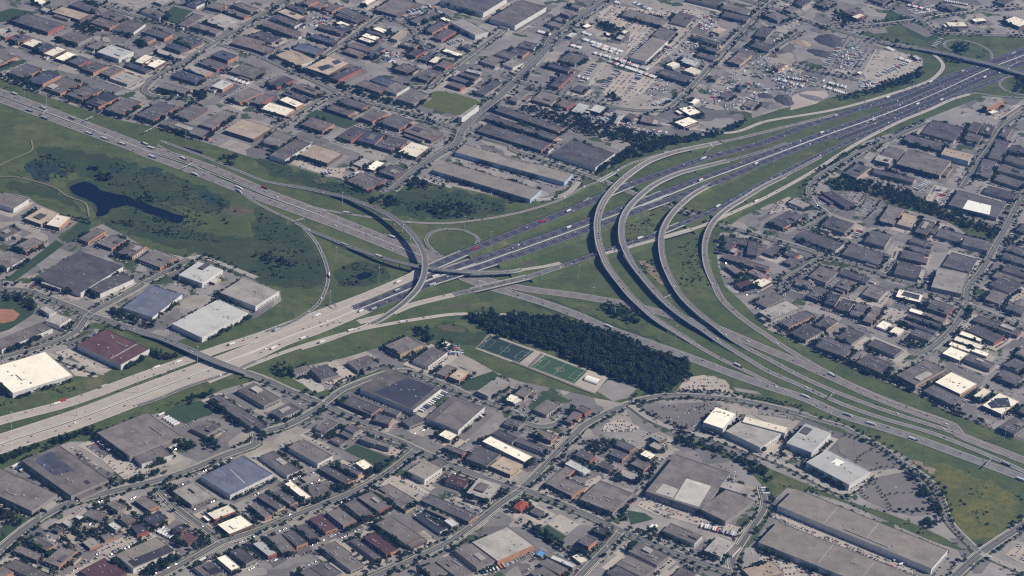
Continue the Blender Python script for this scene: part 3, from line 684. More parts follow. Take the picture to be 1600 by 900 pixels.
# the flyovers' low ends stand on grass banks
bank2 = MB()
for kind, P, w, zr, info in BRIDGES:
    if kind != 'flyover': continue
    R = frames(P)
    for i in range(len(P) - 1):
        if max(P[i].z, P[i + 1].z) <= 4 and max(P[i].z, P[i + 1].z) > .05:
            for s in (1, -1):
                n = len(bank2.v)
                for q in (i, i + 1):
                    e = P[q] + R[q] * s * (w / 2 + .7); f = P[q] + R[q] * s * (w / 2 + .7 + 1.9 * P[q].z)
                    bank2.v += [(e.x, e.y, P[q].z + zr - .3), (f.x, f.y, .13)]
                bank2.f.append((n, n + 1, n + 3, n + 2) if s < 0 else (n, n + 2, n + 3, n + 1)); bank2.m.append(0)
tag(bank2.build('embankment', GRASS), kind='structure')
rank_labels([(o, 'short concrete highway bridge with low parapets', Vector((o.location.x, o.location.y, 0))) for o in [b for b in bpy.data.objects if b.name.startswith('bridge') and b.parent is None]])
tag(paint.build('road_marking', PAINT), kind='structure')

# ------------------------------------------------------------------ buildings: left, near and right roof corner in the survey tile, then roof, wall, height; '+' a lower wing of the one before; 'P' a roof panel field
BLD = '''
@d0
-160,330 200,510 360,390 gn10; 135,180 450,380 680,300 gn10; P b 210,180 320,120 465,240 340,272; P k 520,310 545,298 570,318 540,330
605,5 815,140 1130,25 gn12; + 820,135 885,205 1075,145 gw9
1255,280 1440,388 1705,265 sw10; P l 1438,235 1442,233 1532,319 1528,321; 1080,370 1195,470 1330,400 ln; 840,430 930,500 1000,460 go; 665,450 735,505 795,470 gn; 890,545 960,600 1055,540 ko
745,545 790,580 850,545 gd; 815,590 855,645 930,620 kr; 675,580 720,625 760,595 cn; 625,650 650,690 715,660 go5; 515,690 560,735 630,700 lo5
400,655 440,690 480,655 tn5; 385,565 425,595 465,570 ln5; 466,530 500,556 535,535 cn5; 330,610 360,640 390,610 dd5; 520,520 610,545 670,510 gd5
85,745 230,800 275,770 go; 175,685 290,745 340,710 go; 275,810 370,850 480,745 go; 30,840 280,960 340,900 gn; -60,880 0,930 85,875 go
720,768 835,850 1095,745 hw9; P k 795,808 1045,705 1090,742 838,845; 495,870 640,950 795,880 md; 1295,510 1340,555 1475,495 wr; + 1265,530 1298,560 1332,545 wd4
1360,580 1435,640 1580,580 wd; 1075,610 1130,650 1170,600 kd; 1110,670 1180,715 1240,655 md; 1355,790 1445,870 1500,845 wn; 1435,750 1535,845 1605,795 dn; 1210,850 1300,930 1400,880 gn; P k 1270,855 1340,830 1390,870 1320,895
@d1
25,150 195,270 280,240 dw; 200,95 385,190 480,150 gw9; 280,290 310,310 400,270 ln4; 390,230 560,330 610,300 do; 515,220 640,280 665,250 do; 620,195 680,230 735,215 wn6
650,45 745,85 770,55 gn9; 750,75 835,110 850,80 gn9; 315,350 360,400 480,380 gn; 180,325 300,430 345,405 wn; 100,385 215,460 265,435 do; 5,405 135,490 185,465 dy; -40,460 55,540 100,520 go
330,545 430,635 510,600 mo; 440,505 545,590 630,555 go; 550,450 660,540 735,510 gr; 635,410 765,495 850,460 gr; 735,370 905,470 1000,425 gy; 945,245 1055,300 1165,225 hw11; + 1080,190 1130,245 1205,200 gn9
1180,310 1300,350 1345,300 mn; 1315,380 1455,425 1535,330 ln9; 1030,430 1330,565 1385,520 do; 1000,520 1150,635 1195,605 kw; + 1175,555 1225,595 1270,575 cn5; 745,575 930,700 1030,650 gd9; + 930,693 960,735 1070,680 gd6
670,660 815,770 890,735 mo; 585,680 740,800 780,780 dn6; 400,720 500,790 590,755 gn; 500,800 590,890 680,830 gn; 75,660 165,755 245,735 go; 165,640 255,715 325,690 do; 250,595 330,675 390,650 dd
-20,700 75,785 130,755 cr; 340,850 450,930 540,880 dn; 270,880 360,940 420,900 dn; 1240,740 1380,865 1510,800 gn9; + 1350,690 1510,806 1735,710 lo10; 1120,810 1270,925 1360,880 gn; 1030,850 1110,920 1200,880 gn
1170,100 1290,150 1315,125 do6; 1310,165 1440,215 1530,140 dn; 1462,215 1590,270 1670,205 ty; 1415,60 1675,182 1728,155 wn; 1140,20 1210,45 1260,20 wn; 1475,10 1600,70 1640,40 dn
460,50 525,85 565,60 gn5; 520,10 580,45 610,20 dd5; 370,5 410,30 440,5 dw5
@d2
140,15 245,60 285,25 go; 20,60 185,125 210,100 dn; 390,145 490,190 525,150 dr; 640,80 740,130 775,95 do; 605,140 690,175 730,140 do; 530,210 615,255 640,215 dd; 800,140 865,175 900,145 wd; 740,200 825,240 870,205 go
665,265 760,305 795,270 ld; 855,85 915,115 950,90 ld; 860,30 920,60 970,35 ld; 205,320 275,375 395,238 go; + 255,345 375,405 455,345 go7; 330,200 450,265 490,235 cw; 420,420 630,505 755,385 gn9
835,372 1185,490 1365,255 gn12; P l 897,378 945,322 1040,358 1008,412; P l 1012,420 1090,290 1245,338 1168,468; + 1170,480 1325,535 1512,430 gn10; + 1225,322 1430,385 1465,335 ln11; + 1010,452 1170,497 1186,478 wn6
940,620 1150,715 1190,650 gw; 1200,740 1315,800 1395,690 lw; 725,745 905,830 985,775 gn; 650,830 830,930 900,850 gn; 590,880 700,950 780,900 dn; 990,910 1090,960 1155,885 gn; 1440,860 1500,960 1700,880 tn
0,470 55,500 115,455 rr5H; 110,500 170,530 205,500 gd5; 410,690 480,725 530,675 go10; 510,620 580,650 610,615 ko; 375,780 430,820 475,800 wn5; 170,825 300,900 350,855 gr; 240,790 380,850 400,830 cn; 110,880 200,950 290,900 gn; 150,765 185,790 215,755 un4
@d3
60,462 1030,868 1125,738 hw12; P l 348,570 430,470 435,470 353,570; P l 610,668 690,566 695,566 615,668; -60,690 910,1090 1010,935 hw11; P l 312,818 406,702 411,702 317,818; P l 592,900 660,815 665,815 597,900; 240,190 510,335 640,250 cw14; P w 393,190 428,165 480,188 438,216; 115,70 280,140 395,5 cw13; 85,125 120,152 142,128 tn5
@c2
1195,840 1330,895 1400,785 ww14; 1335,895 1560,1020 1712,892 lw13; + 1440,838 1700,902 1725,872 ww15; 130,760 220,810 305,730 gn; 325,830 380,860 440,785 gr; 390,755 460,805 495,760 dr; 15,665 80,690 135,635 gy; -30,700 20,730 65,700 wn; -20,850 40,880 80,840 dn
@c1
210,515 245,550 355,510 gn6; + 340,510 405,580 515,545 dn8; 565,465 635,525 770,475 gn; P p 575,445 690,395 715,410 600,462; 805,360 900,470 1045,355 gy11; 980,455 1080,500 1195,405 gw; P d 985,452 1090,378 1140,400 1040,475
1125,535 1190,565 1250,500 gr; 1205,555 1275,590 1340,525 to; 650,632 985,768 1160,630 gw11; P s 735,650 950,560 1120,622 965,752; 535,720 720,800 780,750 do; 1060,815 1265,890 1430,745 gw11; P d 1065,812 1210,690 1250,705 1105,830
1380,645 1450,680 1590,590 ln10; 730,830 830,855 860,810 do; 800,770 880,800 910,770 dn; 905,830 960,870 1060,830 dn; 95,780 155,825 275,760 dn; -20,850 30,900 75,870 dn; 360,880 430,920 515,845 gn; 550,880 610,905 660,880 dn; 1160,350 1195,370 1220,350 wn5; 1545,850 1600,870 1640,830 dn; 1560,700 1610,720 1640,680 wn
@c0
-85,510 90,640 452,545 ww11; 485,355 755,475 935,382 mw12; P l 690,440 856,347 860,350 694,443; 765,125 950,178 1140,40 sw10; 1075,225 1260,290 1552,155 cw11; 1375,30 1600,125 1745,20 lw11; 250,130 300,190 352,150 lw8; 285,205 375,245 445,190 lw9
-60,345 12,385 330,255 gw9; 1310,690 1420,755 1480,735 dn; 1415,765 1565,875 1640,840 dn; 1480,640 1650,745 1755,690 gn; 1195,880 1290,930 1385,870 gn
@b0
225,828 505,935 770,768 dw10; + 545,895 625,975 838,845 dw9; + 255,870 380,920 430,870 ln6; -60,360 90,420 180,345 gw10; 150,465 255,500 375,435 ty; 290,505 375,530 440,460 wo; 90,640 160,670 275,615 go; -40,560 30,590 130,545 gn; -60,740 45,790 170,710 gw
490,595 550,615 660,545 go; 605,620 700,665 790,600 go; 735,680 830,715 915,640 go; 860,720 1000,770 1110,710 go; 1115,820 1265,875 1392,785 cw11
@b1
85,70 180,100 345,0 gw10; 270,65 450,130 540,60 td9; 605,125 660,155 730,105 lo; 685,150 740,175 805,120 wd; 765,175 870,215 935,165 dd; 565,230 690,270 800,240 gr6; 890,50 1005,90 1085,20 wd; 740,10 850,45 900,0 do
@s
676,266 825,307 846,297 hb10; 711,238 881,284 895,272 hb10; 862,240 930,262 961,240 dw10
@b3
665,100 770,135 785,90 ln8; 700,70 800,95 855,40 gn; 800,125 1085,210 1145,105 gy10; 1080,65 1255,110 1280,65 tb13; 840,-20 1085,45 1115,0 dn; 470,185 555,215 640,150 dy; 655,180 905,240 920,215 dn; 340,310 480,430 540,380 dd; 125,365 215,400 260,375 ln
0,485 105,550 210,465 do; 170,580 420,670 480,625 dw; 330,510 490,575 540,500 dn; 600,610 735,650 775,570 dn; 690,480 795,515 850,405 go; 805,500 900,530 945,455 tn; 915,550 1010,590 1045,490 do; 1045,575 1195,620 1225,565 dn; 1210,630 1360,660 1395,610 dn
1125,380 1430,465 1490,370 dn9; P w 1215,405 1250,350 1395,385 1385,442; 1345,300 1530,350 1560,310 dn; 1375,85 1450,100 1510,-10 dn; 1295,195 1380,215 1430,110 dn; 1410,225 1560,275 1600,235 dn; 1430,165 1600,200 1640,180 dn; 1470,100 1600,140 1640,110 dn; 1500,40 1620,70 1650,40 dn
460,690 690,760 740,690 dn; 785,810 940,850 965,770 dn; 825,710 960,740 980,690 dr; 880,610 990,650 1005,610 dn; 875,660 975,690 990,655 dn; 1090,760 1250,800 1310,720 dn; 1020,895 1200,930 1250,810 ln10; 250,830 355,860 440,800 gn; 440,810 610,865 645,840 dn; 420,890 500,920 555,865 gy; 165,880 250,900 270,860 gn
95,740 150,770 190,720 dd6; 100,690 160,720 200,690 dr6; 1460,790 1600,830 1640,790 dn; 1400,830 1560,880 1600,850 gn; 1450,710 1600,760 1630,725 dn; 1480,660 1600,700 1640,670 dn; 1380,880 1500,920 1600,880 dn; 1550,540 1600,560 1640,510 dn
@b2
1310,655 1370,682 1412,612 dr7; + 1325,610 1520,640 1540,615 dr6; + 1465,690 1530,702 1540,612 dr7; 1312,712 1590,800 1612,770 pr7; 1330,765 1390,832 1445,800 pr7; 1470,800 1560,860 1605,825 pr7; 1390,875 1425,925 1515,875 mr7; 1500,868 1565,908 1625,860 wd6; 1570,680 1640,720 1700,650 dr6
@c3
-60,150 20,195 200,125 ln; -80,90 -10,125 110,60 gn; 70,215 130,250 295,170 do; 240,50 310,80 375,10 do; 350,95 425,120 455,50 ko; 425,130 505,155 540,85 dn; 505,165 580,190 625,110 do; 590,205 650,225 715,130 po; 585,40 690,75 750,10 gn
800,55 950,90 970,45 wr; P k 850,20 950,45 940,75 830,45; 950,100 980,130 1020,70 dn; 990,125 1120,170 1165,115 dr; 290,230 370,270 440,210 dy; 135,280 240,340 350,270 dy; 295,365 480,440 545,370 dy; + 425,310 520,350 610,290 dn7; 620,355 800,440 840,390 dn; 550,465 715,545 785,480 dn
675,240 735,270 775,225 ww5; 760,275 815,300 850,260 ww5; 880,145 960,170 975,150 wn5; 870,180 1080,250 1095,230 dn; 810,205 1045,290 1060,270 dn; 960,170 1095,220 1115,195 gn; 890,290 1000,325 1040,295 dn; 800,545 930,635 1110,510 gy9
1045,590 1210,685 1305,600 wy10; 970,645 1155,742 1218,690 dn7; 1285,675 1330,700 1395,645 wn8; 1340,735 1465,800 1570,710 wy9; P s 1415,690 1500,685 1520,745 1395,752; P s 1370,722 1430,690 1470,715 1400,755
1195,290 1325,335 1345,315 wn5; 1160,325 1330,385 1350,360 wn5; 1130,355 1260,405 1275,380 wn5; 1090,410 1200,460 1250,410 wn7; 1270,395 1370,435 1385,410 wn5; 1225,445 1395,520 1420,475 dn9; 1240,265 1410,340 1480,305 dr; 1280,205 1560,305 1590,265 dr
1350,70 1470,130 1500,40 gn; 1480,130 1590,170 1620,130 dn; 1420,555 1550,610 1600,560 dn; 1470,480 1560,520 1640,480 dn; 1440,870 1540,920 1640,850 dn; 1560,770 1620,800 1660,760 dd; 1540,415 1600,440 1660,380 gn
@a0
75,130 300,205 400,155 dr9; 325,75 495,125 560,90 td; 430,30 555,80 615,50 dd; 560,140 690,190 750,145 po; 610,95 735,145 800,110 pd; 700,185 825,215 910,150 gw; 365,235 490,280 575,230 gn; 900,205 1030,250 1080,215 do; + 865,250 930,300 975,240 do7; 1105,260 1200,305 1265,260 bd; 1030,290 1130,330 1180,300 bd
970,325 1090,370 1120,345 ln; 540,290 590,315 680,270 gn; 605,325 745,375 835,325 cw10; 840,385 890,400 960,355 wd; 920,410 970,430 1040,385 wd; 780,410 910,460 945,435 bd6; 145,275 205,300 270,265 wd; 215,305 270,335 345,295 bd; 275,335 330,360 415,310 wd; 345,365 395,385 475,340 wy
55,240 110,280 200,240 do; 0,220 30,240 130,210 lr; -40,210 0,225 60,190 cr; 425,385 490,420 565,380 dr; 510,430 585,465 670,415 do; 620,455 690,490 780,435 go; 685,490 800,545 880,485 ln; 45,455 150,490 265,430 do; 170,505 255,540 380,470 bo; 275,550 380,595 515,520 go; 410,590 515,635 630,570 do; 530,640 615,670 750,605 ko; 655,685 760,715 890,640 go
-60,390 0,420 105,355 go; 850,720 965,770 1105,670 dr; 1085,720 1185,765 1300,680 gd; 995,775 1275,870 1330,825 go; 1245,780 1330,810 1475,710 go; 1405,815 1595,890 1700,800 td9; 1240,395 1355,440 1425,405 dr; 1320,345 1425,385 1490,350 bo; 1150,430 1280,475 1330,450 lo; 1075,475 1220,520 1285,485 bd; 985,545 1170,610 1190,560 gd
1320,540 1400,580 1460,520 co; 1430,450 1590,510 1660,440 gd; 1420,610 1500,650 1640,580 go; 1440,270 1600,330 1660,260 pd; 880,70 1000,125 1055,90 gw; 1110,155 1180,185 1280,100 gn; 1275,130 1400,175 1510,130 ln; 1390,70 1530,125 1560,95 gr; 1450,30 1570,85 1620,55 gn; 1290,45 1380,65 1420,35 go; 1170,25 1230,50 1310,5 bw; 1190,165 1350,215 1390,190 gn
250,60 290,85 320,60 lb5; 200,10 260,30 300,10 wn5; 960,10 1010,30 1080,0 ln
@a1
180,40 295,95 335,70 dy; 135,75 260,130 310,105 td; 90,110 245,180 290,145 dw; 20,155 230,235 280,200 pd; -40,225 100,275 165,235 dn; -60,295 60,345 115,305 pd; 230,305 375,350 425,310 sd9; 120,345 265,400 375,375 tw6; 315,425 455,480 585,395 td9; P s 380,420 450,400 490,415 410,445; P s 470,385 510,372 540,388 495,405; 465,485 520,520 660,430 dr
70,525 135,565 240,500 dr; 230,545 375,605 425,575 pd; 160,585 290,640 330,610 dd; 145,625 250,675 300,650 wo; 30,680 185,730 240,685 wo; -30,640 30,660 110,600 pr; 520,640 660,685 710,655 do; 440,680 580,735 620,700 go; 645,735 730,770 820,710 go; 765,765 900,820 985,755 do; 920,820 1100,890 1170,835 pd
280,780 420,830 490,775 po; 505,855 595,885 695,815 dr; 630,880 740,905 805,840 bo; 780,900 900,930 950,880 do; 30,890 150,930 240,850 gn; 230,900 300,930 355,880 gn; 500,70 640,125 700,105 dd; 490,95 630,150 660,130 dd; 500,145 560,170 590,155 wd; 490,170 560,195 610,175 bd; 380,170 530,215 560,195 dd; 330,230 465,275 500,255 bd
730,180 800,210 835,195 wd; 690,200 790,235 810,215 dd; 660,225 745,255 775,235 wd; 640,245 725,278 745,260 wd; 565,290 690,325 720,300 pd; 540,320 640,360 680,330 pd; 690,350 730,370 810,305 bo; 840,240 890,260 955,195 tn; 1150,5 1420,82 1570,-10 dw13; 1460,115 1620,165 1815,45 gw13; 1215,140 1370,230 1455,200 lw12; 1150,115 1190,145 1220,130 wn6
740,60 880,100 1010,20 gd; 960,130 1010,160 1160,90 gn; 1050,190 1110,220 1210,150 do; 1100,235 1160,255 1250,195 dr; 900,280 990,310 1020,280 po; 945,340 1000,365 1060,320 dr; 1020,370 1070,390 1115,350 dd; 1080,385 1125,405 1165,365 wd; 1125,410 1190,440 1240,395 pr; 1165,320 1270,355 1295,340 wd; 1280,290 1330,330 1370,295 dn
860,430 950,470 1000,420 pd; 985,480 1070,510 1165,450 dd; 710,500 830,550 890,515 bo; 620,530 775,585 830,550 pr; 790,560 880,590 960,540 gw; 880,620 990,660 1080,590 gn; 1265,730 1300,755 1395,660 lw15; 1400,385 1500,425 1560,375 gn; 1490,340 1590,375 1640,340 dn; 1190,530 1280,560 1310,535 pr; 1215,490 1320,530 1350,510 dd; 1260,465 1370,500 1390,480 dd; 1310,445 1400,465 1415,450 cn; 1370,580 1430,600 1540,520 dn
660,20 700,35 750,0 wn; 290,20 330,40 395,5 po; 350,45 400,65 450,25 po; 420,60 480,85 540,40 po
@a2
-110,690 290,830 330,800 do; -170,740 260,880 290,855 do; -220,820 190,950 245,895 do; 40,290 140,315 165,275 dw; -20,330 70,360 110,320 do; -60,400 10,440 70,395 lw; 735,360 835,385 975,255 hw11; 685,95 935,160 985,125 gn; 870,230 970,250 1030,195 gn; 290,375 400,415 470,355 dn; 220,415 350,450 375,430 bo; 235,535 300,560 370,475 dr
120,625 250,670 305,600 gy; 270,655 350,690 400,640 pr; 370,695 440,715 490,660 cd; 485,690 555,715 590,670 cd; 635,770 670,785 690,720 lw5; -20,625 30,640 120,570 gn; 700,740 760,765 775,720 dd; 800,760 870,770 890,730 pd; 370,560 430,580 470,550 dd5; 905,465 1090,515 1135,480 dn; 965,405 1005,425 1050,400 ww; 1075,440 1135,470 1180,440 ww; 1045,385 1140,415 1175,390 cn
1045,680 1110,725 1185,705 wd; P k 1090,672 1110,668 1120,680 1100,684; 1015,765 1075,795 1165,760 wd; 1245,195 1300,220 1350,185 tn; 1310,100 1460,130 1490,105 dn; 1305,50 1470,100 1505,65 gw; 1090,0 1280,50 1310,10 dn; 1125,235 1290,295 1310,270 dn; 1175,300 1280,330 1300,310 dn; 1150,345 1260,380 1290,360 dn; 1345,385 1430,415 1500,345 py; 1110,640 1140,655 1175,625 ww5; 1400,550 1440,590 1470,550 bn
1490,290 1600,330 1650,290 dn; 1510,220 1600,250 1640,180 dn; 440,165 470,185 500,160 wd5; 580,215 610,230 625,210 wd5; 680,205 710,220 730,195 wd5; 650,240 690,255 710,225 cd5; 300,80 360,115 390,90 pd; 260,120 310,145 345,125 gn; 215,150 270,175 310,150 gn; 360,40 420,60 445,40 gn
1240,490 1280,510 1310,480 gn; 1290,600 1340,625 1390,590 dn; 1440,660 1500,680 1540,640 gn; 980,140 1080,158 1150,100 gn5; 340,225 380,245 410,210 cn5
@a3
-20,95 70,180 140,110 gn; 525,105 560,125 605,95 wr; 470,75 540,110 600,75 pr; 1060,40 1150,65 1185,45 gd; 1110,140 1130,170 1250,165 wd8; 1270,120 1290,140 1370,130 wn6; 1475,130 1575,175 1640,140 wd9; 1345,660 1380,695 1478,630 lo16; 1375,700 1400,720 1440,698 wn6; 960,830 1160,885 1225,800 dn; 1245,815 1310,835 1340,775 dn; 1320,830 1400,850 1420,790 dn
1220,870 1320,900 1345,850 dn; 1490,730 1520,770 1590,660 gn; 1440,850 1500,870 1530,800 dn; 555,455 575,470 595,455 wn5; 40,430 80,455 110,405 po; 900,350 930,382 965,370 cn5; 1420,10 1480,30 1540,0 dn; 640,0 720,25 760,0 gn; 820,-10 900,15 960,-20 dn; 300,30 360,60 420,15 gn; 160,20 220,45 270,10 dn; 100,60 150,85 200,55 gn; 1150,175 1200,190 1250,178 dn4
'''
BUILT = []          # (centre, axis angle, half a, half b, h, root)
UNIT = MB(); UNIT.box(-1.6, -1.2, 0, 1.6, 1.2, 1.5); UNIT.cyl(.5, 0, 1.5, 1.75, .8, .8, 8); UNIT.box(-2.3, -.5, .2, -1.6, .5, .9); UNIT = UNIT.mesh('rooftop_unit', UNITM)
STACK = MB(); STACK.box(-.7, -.7, 0, .7, .7, .5); STACK.cyl(0, 0, .5, 1.7, .45, .45, 8); STACK.cyl(0, 0, 1.7, 2.0, .75, .3, 8); STACK = STACK.mesh('roof_vent', UNITM)
SKYL = MB(); SKYL.box(-1.1, -1.8, 0, 1.1, 1.8, .4); SKYL.hexa([(-1, -1.7, .4), (1, -1.7, .4), (1, 1.7, .4), (-1, 1.7, .4)], [(-.3, -1.4, .85), (.3, -1.4, .85), (.3, 1.4, .85), (-.3, 1.4, .85)]); SKYL = SKYL.mesh('skylight', UNITM)
DOOR = MB(); DOOR.box(-1.6, -.12, .9, 1.6, .12, 4.6); DOOR.box(-1.9, -.5, 4.6, 1.9, .2, 5.0); DOOR.box(-1.6, -.35, .3, 1.6, .1, .9); DOOR = DOOR.mesh('dock_door', DOORM)

def rect(t, L, D, Rr, h):
    l, d, r = at(t, *L, h), at(t, *D, h), at(t, *Rr, h)
    u, v = (l - d), (r - d)
    a1 = math.atan2(-u.y, -u.x); a2 = math.atan2(v.y, v.x) - math.pi / 2
    wu, wv = u.length, v.length
    da = (a2 - a1 + math.pi) % (2 * math.pi) - math.pi
    a = a1 + da * wv / (wu + wv)
    e = Vector((math.cos(a), math.sin(a), 0)); f = Vector((-e.y, e.x, 0)); dg = r - l
    hu, hv = abs(dg.dot(e)) / 2, abs(dg.dot(f)) / 2
    c = (l + r) / 2; c.z = 0
    return c, a, max(hu, 3), max(hv, 3)

def shell(name, parent, hu, hv, h, wm, cx=0, cy=0, rz=0, rm=None):
    shaded_side = wm in (WALL['o'], WALL['r'], WALL['y'], WALL['d']); mats = [wm, SHADED_BLOCK if shaded_side else wm, rm or wm]   # brick front, shade painted into dark block sides and back, roof-edge flashing
    m = MB(); t = .45; top = h + .75
    o = [(-hu, -hv), (hu, -hv), (hu, hv), (-hu, hv)]; i = [(-hu + t, -hv + t), (hu - t, -hv + t), (hu - t, hv - t), (-hu + t, hv - t)]
    for k in range(4):
        j = (k + 1) % 4
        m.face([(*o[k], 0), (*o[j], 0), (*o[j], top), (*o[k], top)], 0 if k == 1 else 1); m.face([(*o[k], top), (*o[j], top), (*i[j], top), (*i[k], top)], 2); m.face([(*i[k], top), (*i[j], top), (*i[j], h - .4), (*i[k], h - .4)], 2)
    w = m.build(name, mats, parent); w.location = (cx, cy, 0); w.rotation_euler.z = rz
    return w
def roof_on(parent, hu, hv, h, rm, cx=0, cy=0, rz=0):
    m = MB(); m.box(-hu + .46, -hv + .46, h - .35, hu - .46, hv - .46, h, bottom=False)
    r = m.build('roof', rm, parent); r.location = (cx, cy, 0); r.rotation_euler.z = rz
    return r
def unit_mesh(r):
    q = r.random(); return ('rooftop_unit', UNIT) if q < .55 else ('roof_vent', STACK) if q < .8 else ('skylight', SKYL)
def fittings(roof, hu, hv, h, r, light):
    n = min(9, int(4 * hu * hv / 420) + (1 if r.random() < .6 else 0)); row = r.random() < .5; y0 = r.uniform(-.5, .5) * hv
    for k in range(n):
        nm, me = unit_mesh(r); o = link(nm, me, roof)
        x = (-.85 + 1.7 * (k + r.random()) / n) * hu if row else r.uniform(-.85, .85) * (hu - 2)
        y = y0 + r.uniform(-.2, .2) * hv if row else r.uniform(-.8, .8) * (hv - 2)
        s = r.uniform(.5, 1.15); o.location = (x, y, h); o.scale = (s, s, s); o.rotation_euler.z = r.choice((0, 0, math.pi / 2))
    return n

def size_word(A, asp):
    if A > 9000: s = 'huge'
    elif A > 4200: s = 'large'
    elif A > 1700: s = 'mid-sized'
    elif A > 700: s = 'small'
    else: s = 'tiny'
    return ('long ' if asp > 2.6 else '') + s
LBL = []
root = None; tile = 'd0'; last = None
for ln in BLD.strip().split('\n'):
    if ln[0] == '@': tile = ln[1:]; continue
    for ent in ln.split(';'):
        w = ent.split()
        if not w: continue
        if w[0] == 'P':
            h = last['h']; pts = [at(tile, *map(float, q.split(',')), h) for q in w[2:]]
            inv = last['inv']; lc = [inv @ p for p in pts]; m = MB()
            lc = [Vector((min(max(p.x, -last['hu'] + .8), last['hu'] - .8), min(max(p.y, -last['hv'] + .8), last['hv'] - .8), 0)) for p in lc]
            last['np'] += 1; z = h + .06 + .05 * last['np']
            ar = sum(lc[i].x * lc[(i + 1) % len(lc)].y - lc[(i + 1) % len(lc)].x * lc[i].y for i in range(len(lc)))
            if ar < 0: lc.reverse()
            n = len(lc); m.face([(p.x, p.y, z) for p in lc])
            for i in range(n): a, b = lc[i], lc[(i + 1) % n]; m.face([(a.x, a.y, h - .02), (b.x, b.y, h - .02), (b.x, b.y, z), (a.x, a.y, z)])
            k = w[1]; nm, mm = {'s': ('solar_array', SOLAR), 'k': ('dark_roof_membrane', BLACKP), 'w': ('white_roof_membrane', WHITEP), 'l': ('light_roof_membrane', LIGHTP), 'd': ('dark_roof_membrane', ROOF['d']), 'p': ('brown_roof_membrane', ROOF['p']), 'b': ('slate_roof_membrane', ROOF['b'])}[k]
            m.build(nm, mm, last['roof']); last['feat'] = {'s': 'solar panels on its', 'k': 'black panels on its', 'w': 'white markings on its', 'l': 'pale patches on its', 'd': 'a dark strip on its', 'p': 'a brown strip on its', 'b': 'a slate patch on its'}[k]
            LBL[-1][3] = last['feat']; continue
        wing = w[0] == '+'
        if wing: w = w[1:]
        pts = [tuple(map(float, q.split(','))) for q in w[:3]]; code = w[3]; rk, wk = code[0], code[1]; hip = code.endswith('H')
        hs = code[2:].rstrip('H'); r = random.Random(repr(ent))
        h = float(hs) if hs else r.uniform(6.4, 8.4)
        if wing: h += .17
        c, a, hu, hv = rect(tile, *pts, h)
        if wing:
            q = last['inv'] @ c; ra = a - last['a']
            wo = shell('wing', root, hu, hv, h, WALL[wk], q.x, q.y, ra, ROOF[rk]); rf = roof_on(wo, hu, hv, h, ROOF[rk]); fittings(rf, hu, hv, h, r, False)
            BUILT.append((c, a, hu, hv, h, root)); continue
        A = 4 * hu * hv; asp = max(hu, hv) / min(hu, hv)
        kind = 'house' if hip else 'warehouse' if A > 4200 else 'industrial_building' if A > 900 else 'workshop'
        if h > 14.5 and wk == 'o': kind = 'hotel'
        root = link(kind, None); root.location = c; root.rotation_euler.z = a
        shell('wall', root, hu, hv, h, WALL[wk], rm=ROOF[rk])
        if hip:
            m = MB(); e = .7; k = max(0, abs(hu - hv)); ru = (hu - min(hu, hv) * .9) if hu > hv else 0; rv = (hv - min(hu, hv) * .9) if hv >= hu else 0; zt = h + 4
            o = [(-hu - e, -hv - e, h + .76), (hu + e, -hv - e, h + .76), (hu + e, hv + e, h + .76), (-hu - e, hv + e, h + .76)]; ru = max(ru, .4); rv = max(rv, .4)
            tp = [(-ru, -rv, zt), (ru, -rv, zt), (ru, rv, zt), (-ru, rv, zt)]; m.hexa(o, tp); rf = m.build('roof', ROOF[rk], root); nf = 0
        else:
            rf = roof_on(root, hu, hv, h, ROOF[rk]); nf = fittings(rf, hu, hv, h, r, False)
        last = dict(h=h, hu=hu, hv=hv, a=a, roof=rf, np=0, inv=(Matrix.Translation(c) @ Matrix.Rotation(a, 4, 'Z')).inverted(), feat=None)
        # dock doors and window bands where the photograph is close enough to show them
        px, py = src(tile, *pts[1])
        if py > 360 and A > 700 and not hip:
            side = 1 if hu > hv or r.random() < .5 else 0
            if side: ln_, off = hu, -hv - .14
            else: ln_, off = hv, hu + .14
            if A > 2500 or r.random() < .4:
                n = min(12, int(ln_ * 2 / 8)); st = r.uniform(-.25, .25)
                for k in range(n):
                    x = -ln_ * .8 + k * (1.6 * ln_ / max(1, n)) + 2
                    o = link('dock_door', DOOR, root)
                    if side: o.location = (x, off, 0)
                    else: o.location = (off, x, 0); o.rotation_euler.z = math.pi / 2
            # window band on the street side (facing the sun)
            nwin = max(2, min(7, int(hv * 2 / 9)))
            wm = MB(); wl = hv * 1.7 / nwin * .36; z0, z1 = (1.2, 3.2) if h < 9 else (1.4, 3.6)
            wm.box(-.1, -wl, z0, .1, wl, z1); wme = wm.mesh('window', GLASS)
            for k in range(nwin):
                o = link('window', wme, root); o.location = ((hu + .03), -hv * .85 + (k + .5) * hv * 1.7 / nwin, 0)
                if not side and A > 2500: o.location.z = 1.9 if z1 + 1.9 < h else 0
        # lower front offices, raised bays and duct runs
        if not hip and A > 800 and r.random() < .38 and asp < 4 and kind != 'hotel':
            dd = r.uniform(4, 7.5); sd = r.choice((0, 0, 1)); fr = r.uniform(.3, .75); ph = min(h - 2.2, r.uniform(4.2, 5.4)); sh = r.uniform(-1, 1) * (1 - fr)
            if sd == 0: wx, wy, wu, wv = hu + dd - .3, sh * hv, dd, hv * fr
            else: wx, wy, wu, wv = sh * hu, -hv - dd + .3, hu * fr, dd
            wo = shell('office_wing', root, wu, wv, ph, WALL[r.choice((wk, wk, 'n', 'w', 'y'))], wx, wy, 0, ROOF[rk]); roof_on(wo, wu, wv, ph, ROOF[r.choice((rk, rk, 'g', 'l', 'p'))])
